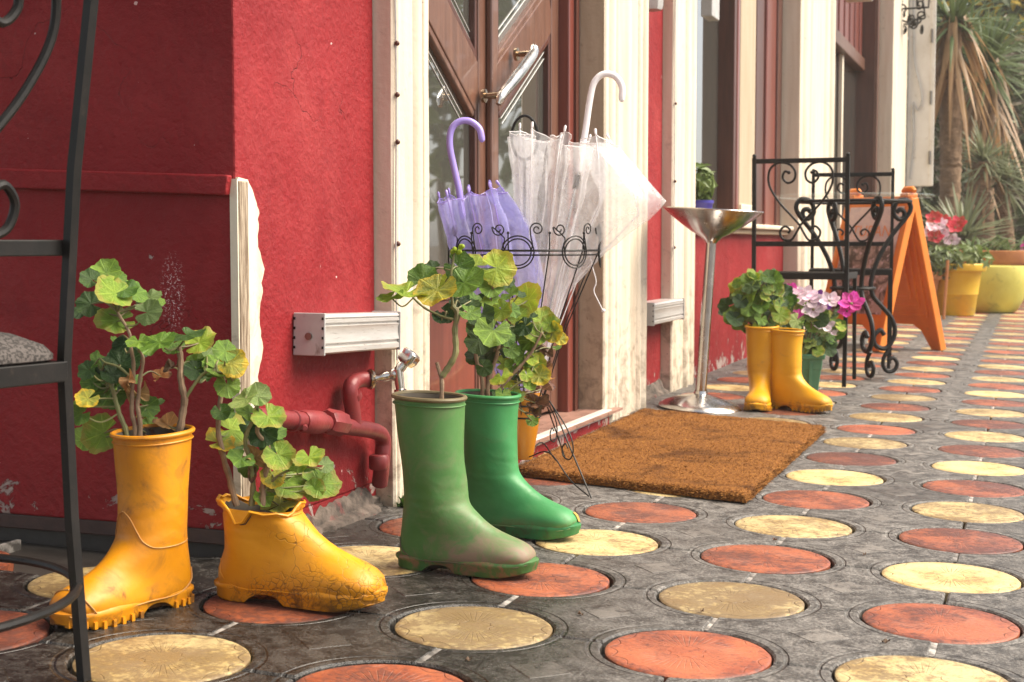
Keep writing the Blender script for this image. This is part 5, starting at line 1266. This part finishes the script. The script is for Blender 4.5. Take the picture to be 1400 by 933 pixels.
# ------------------------------------------------------------------ garden: palms, yuccas, bushes
def blade(b, p, d, L, w_, droop, seg=5, twist=0):
    d = V(d).normalized(); s = d.cross(V((0, 0, 1))); s = s.normalized() if s.length > 1e-3 else V((1, 0, 0))
    P0 = V(p); row = []
    for i in range(seg+1):
        t = i/seg; q = P0+d*L*t+V((0, 0, -droop*L*t*t)); ww = w_*(1-t**2.2)*.5+.002
        row.append((q-s*ww, q+V((0, 0, ww*.5)), q+s*ww))
    v = [x for r in row for x in r]; f = []
    for i in range(seg):
        for j in range(2): a = i*3+j; f.append((a, a+1, a+4, a+3))
    b.add(v, f)
def yucca(name, label, base, top, r0, r1, crown_r, n, rn, mat, cat='tree', dead=0, deadL=.8, up=.25, droop=.35, group='palms in the garden', wb=.05):
    base, top = V(base), V(top)
    t = thing(name, label, cat, base, 0, group)
    m = 44; rings = []
    ax = top-base
    for i in range(m*2+1):
        k = i/(m*2); c = base+ax*k+V((.04*math.sin(k*4), .03*math.sin(k*5+1), 0)); r = (r0+(r1-r0)*k)*((1.05 if i % 2 else .96)+.05*noise.noise(V((i*.9, base.x, 0))))
        rings.append([c+V((r*math.cos(a)*(1+.06*math.sin(5*a+i)), r*math.sin(a)*(1+.06*math.cos(4*a+i)), .012*math.sin(6*a+i*2))) for a in [2*PI*j/18 for j in range(18)]])
    MB().loft(rings).build('trunk', 'palm_trunk', t)
    b = MB()
    for k in range(n):
        a = rn.uniform(0, 2*PI); el = rn.uniform(-.45, 1)
        d = V((math.cos(a)*math.cos(el*1.3), math.sin(a)*math.cos(el*1.3), math.sin(el*1.3)+up*.3))
        blade(b, top+V((0, 0, rn.uniform(-.12, .12))), d, crown_r*rn.uniform(.7, 1.1), wb, droop*rn.uniform(.4, 1.2))
    b.build('crown', mat, t, smooth=60)
    if dead:
        b = MB()
        for k in range(dead):
            a = rn.uniform(0, 2*PI); h = rn.uniform(-.55, .25)
            d = V((math.cos(a)*.45, math.sin(a)*.45, -rn.uniform(.5, 1)))
            blade(b, top+V((math.cos(a)*r1*.8, math.sin(a)*r1*.8, h)), d, deadL*rn.uniform(.6, 1.1), wb*1.2, .25)
        b.build('dead_leaves', 'palm_dead', t, smooth=60)
    return t
ry = random.Random(91)
def gy(px_, y): q = PY(px_, 400, y); return V((q.x, q.y, -.2))
def ty(px_, py_, y): return PY(px_, py_, y)
yucca('palm_tree', 'slim palm with a scaly trunk and hanging dead brown leaves by the white shutter', gy(1288, 18.5), ty(1303, 40, 18.5), .115, .135, .9, 70, ry, 'palm_green', dead=60, deadL=.95)
yucca('palm_tree', 'spiky green yucca crown above grey drooping leaves behind the slim palm', gy(1336, 20.5), ty(1350, 92, 20.5), .13, .12, 1.05, 190, ry, 'palm_green', dead=46, deadL=1.2, droop=.25)
yucca('palm_tree', 'pale round fan palm below the spiky yucca', gy(1344, 19.2), ty(1345, 222, 19.2), .11, .10, .55, 110, ry, 'palm_pale', dead=16, deadL=.5, droop=.12, wb=.03)
yucca('palm_tree', 'young upright yucca standing behind the bright yellow flower pot', gy(1316, 17.6), ty(1316, 330, 17.6), .10, .09, .75, 80, ry, 'palm_pale', droop=.10, up=1.4, wb=.05)
yucca('palm_tree', 'tall thin palm trunk with a dusty crown deep in the garden', gy(1322, 21.5), ty(1324, 60, 21.5), .10, .10, .9, 80, ry, 'palm_green', dead=30)
yucca('palm_tree', 'feathery palm at the garden edge above the lime yellow pot', gy(1376, 19.5), ty(1372, 252, 19.5), .10, .09, .8, 90, ry, 'palm_pale', droop=.45, wb=.03)
yp = thing('yucca', 'low spiky yucca growing in the terracotta pot behind the lime yellow pot', 'plant', p3+V((0, 0, .57)))
b = MB()
for k in range(70):
    a = ry.uniform(0, 2*PI); el = ry.uniform(-.1, 1.2)
    blade(b, p3+V((ry.uniform(-.25, .25), ry.uniform(-.2, .2), .57)), (math.cos(a), math.sin(a), el), ry.uniform(.3, .62), .035, .3)
b.build('foliage', 'palm_green', yp, smooth=60)
def bush(label, c, rad, n, mats, size, rn, name='shrub', cat='shrub', group='shrubs in the garden', trunk=True):
    c = V(c); t = thing(name, label, cat, (c.x, c.y, -.21), 0, group)
    if trunk:
        for k in range(3): MB().tube(crom([(c.x+rn.uniform(-.1, .1), c.y, -.23), (c.x+rn.uniform(-.2, .2), c.y+rn.uniform(-.1, .1), c.z*.5), (c.x+rn.uniform(-.5, .5)*rad[0], c.y+rn.uniform(-.4, .4)*rad[1], c.z+rad[2]*.2)], 4), [.06, .055, .05, .045, .04, .035, .03, .02, .015], 7).build('trunk', 'palm_trunk', t)
    for m_, fr in mats:
        leafy('crown', t, m_, c, rad, int(n*fr), size, rn, shell=.15)
    return t
rb5 = random.Random(17)
bush('dark green shrub filling the gap beside the white metal shutter', (-1.9, 20.5, 1.4), (1.1, .9, 1.7), 2600, (('bush_green', .7), ('bush_brown', .3)), .10, rb5)
bush('brownish shrub between the palm trunks', (-1.15, 22.8, 1.6), (.9, .8, 2.0), 2600, (('bush_brown', .6), ('bush_green', .4)), .10, rb5)
bush('broad olive shrub behind the pale fan palm', (-.45, 23.6, 1.8), (1.0, .9, 2.2), 2800, (('bush_green', .6), ('bush_brown', .4)), .11, rb5)
bush('leafy green shrub at the street side of the garden', (-.25, 25.2, 2.0), (.6, .8, 2.3), 2800, (('bush_green', .7), ('bush_light', .3)), .12, rb5)
bush('tree with yellow autumn leaves rising above the garden shrubs', (-.35, 26.5, 4.4), (1.1, 1.0, 1.5), 2400, (('yellow_foliage', .45), ('bush_green', .55)), .13, rb5, 'tree', 'tree', 'garden trees')
bush('tall dark evergreen tree at the back of the garden', (-2.2, 29, 4.5), (2.4, 1.6, 4.0), 4200, (('bush_green', .75), ('bush_brown', .25)), .20, rb5, 'tree', 'tree', 'garden trees')
pk = thing('shrub', 'small pink flowering shrub past the lime yellow pot', 'shrub', (-.13, 18.6, gz(-.13)))
leafy('crown', pk, 'petal_pink', (-.10, 18.6, .42), (.17, .25, .3), 160, .06, rb5); leafy('crown', pk, 'bush_green', (-.10, 18.6, .34), (.18, .25, .33), 240, .06, rb5)
# trees across the street, seen only as reflections in the panes and the steel
for lab, c, rad in (('leafy street tree mirrored in the door glass', (6.5, 24, 4.0), (2.2, 2.2, 2.6)), ('street tree standing across from the cafe window', (13.5, 31, 4.6), (2.2, 2.2, 2.6)), ('low street tree opposite the doorway', (5.0, 14.5, 3.6), (1.5, 1.5, 1.5))):
    bush(lab, c, rad, 620, (('bush_green', .6), ('bush_light', .4)), .28, rb5, 'tree', 'tree', 'street trees')

# ------------------------------------------------------------------ small fittings on the facade
l1 = thing('wall_lantern', 'grey metal lantern fixed high on the red wall by the door pilaster', 'lantern', (-1.56, 6.1, 1.73))
MB().lathe([(.0, -.02), (.045, -.018), (.05, .0), (.05, .22), (.035, .26), (.0, .28)], 8).build('housing', 'lamp_grey', l1, world=False, smooth=20)
MB().box(-.05, -.02, -.02, .02, .05, .18).build('bracket', 'screw', l1, world=False, smooth=0)
l2 = thing('wall_lantern', 'white box lantern hanging above the second window', 'lantern', (-1.42, 12.4, 2.72))
MB().box(-.11, .11, -.11, .11, .0, .42).build('housing', 'white_metal', l2, world=False, smooth=0, bevel=.012)
MB().box(-.20, -.112, -.03, .03, .2, .3).build('bracket', 'screw', l2, world=False, smooth=0)
l3 = thing('wall_lantern', 'slim grey box lantern hanging in front of the first window', 'lantern', PX(971, 26, -1.60))
MB().box(-.03, .03, -.09, .09, .0, .35).build('housing', 'lamp_grey', l3, world=False, smooth=0, bevel=.006)
MB().box(-.14, -.031, -.02, .02, .15, .2).build('bracket', 'screw', l3, world=False, smooth=0)
ib = thing('iron_bracket', 'tangled black wrought iron scroll bracket above the white shutter', 'bracket', (-1.30, 15.3, 3.0))
bc_ = PY(1248, 28, 15.3); rk = random.Random(6)
for k in range(11):
    c = bc_+V((rk.uniform(-.13, .13), rk.uniform(-.15, .15), rk.uniform(-.08, .22))); r_ = rk.uniform(.035, .085); ax_ = rk.uniform(0, PI)
    sp2 = spiral((0, 0), .012, r_, rk.uniform(0, 6), rk.uniform(9, 15), 30)
    MB().tube([c+V((x*math.cos(ax_), x*math.sin(ax_), z)) for x, z in sp2], .009, 6).build('scroll', 'black_iron', ib)
MB().tube([bc_+V((-.35, 0, .12)), bc_+V((.15, 0, .12)), bc_+V((.17, 0, .5))], .012, 6).build('arm', 'black_iron', ib)
MB().tube([bc_+V((-.35, 0, .12)), bc_+V((-.05, 0, -.02)), bc_+V((.12, 0, .02)), bc_+V((.05, 0, .5))], .010, 6).build('arm', 'black_iron', ib)
wp = PX(959, 283, -1.66); wpo = thing('flower_pot', 'small violet blue pot with a leafy green plant on the window sill', 'pot', (wp.x, wp.y, .8295))
MB().lathe([(.045, .0), (.06, .095), (.065, .10), (.065, .115), (.055, .115)], 24, cap0=True).build('tub', 'blue_pot', wpo, world=False)
leafy('foliage', wpo, 'bush_light', V((wp.x, wp.y, 1.03)), (.07, .09, .11), 150, .035, random.Random(3))

# added unseen panel above the terrace, cutting sky light on the side wall
aw = thing('shade_panel', 'added dark red shade panel, unseen above the terrace, darkening the side wall', 'shade_panel', (-3.4, 2.70, 2.3))
MB().prism([(-5.4, 2.708, 2.40), (-5.4, .8, 2.15), (-5.4, .8, 2.0), (-5.4, .81, 2.0), (-5.4, .82, 2.13), (-5.4, 2.708, 2.38)], (3.65, 0, 0)).build('shade_sheet', 'shade_cloth', aw, smooth=0)
for x in (-5.3, -3.6, -1.8): MB().tube([(x, 2.69, 2.15), (x, .85, 2.13)], .014, 8).build('arm', 'black_iron', aw)

# white tie string hanging from the clear umbrella, weed at the foot of the door pilaster
ti = thing('tie_string', 'thin white tie string dangling from the clear umbrella beside the door pilaster', 'string', ub(806, 345, .08))
MB().tube(crom([ub(806, 345, .08), ub(810, 365, .08), ub(815, 385, .08), ub(812, 398, .08), ub(818, 412, .08), ub(824, 424, .08)], 5), .0016, 6).build('string', 'white_plastic', ti)
MB().ball(ub(825, 425, .08), .006).build('toggle', 'white_plastic', ti)
wd_ = thing('weed', 'dark dry weed tuft at the foot of the left door pilaster', 'weed', (-1.53, 3.45, gz(-1.53)))
bw = MB(); rw = random.Random(44)
for k in range(60):
    a = rw.uniform(0, 2*PI); blade(bw, (-1.53+rw.uniform(-.015, .015), 3.45+rw.uniform(-.04, .04), gz(-1.53)-.003), (math.cos(a)*.6, math.sin(a)*.6, rw.uniform(.3, 1.2)), rw.uniform(.03, .07), .006, .3, 3)
bw.build('foliage', 'leaf_dark', wd_, smooth=0)

# dry fragments blown onto the paving
fl_ = leaf_mesh('leaf_brown', crumple=.9, seed=4)
rl = random.Random(19)
for x, y in ((862, 655), (795, 842), (960, 838), (1182, 760), (412, 800), (1060, 740), (640, 905), (900, 745), (1210, 880)):
    q = G(x, y); o = inst('leaf_fragment', fl_, None, mworld=Matrix.Translation((q.x, q.y, gz(q.x)+.003)) @ Matrix.Rotation(rl.uniform(0, 6.28), 4, 'Z') @ Matrix.Diagonal((rl.uniform(.006, .012), rl.uniform(.004, .008), .004, 1)))
    tag(o, 'tiny curled dry leaf fragment lying on the disc paving', 'leaf', 'dry leaf fragments on the paving')

# warm damp air along the street
hz = MB().box(-14, 20, -9, 60, -.75, 9.6)
m, n, l, p, o = newmat('haze_air'); n.remove(p)
pv = n.new('ShaderNodeVolumePrincipled'); pv.inputs['Color'].default_value = (1.0, .95, .88, 1); pv.inputs['Density'].default_value = .0022; pv.inputs['Anisotropy'].default_value = .1
l.new(pv.outputs[0], o.inputs['Volume'])
tag(hz.build('haze', 'haze_air', smooth=0), kind='stuff')
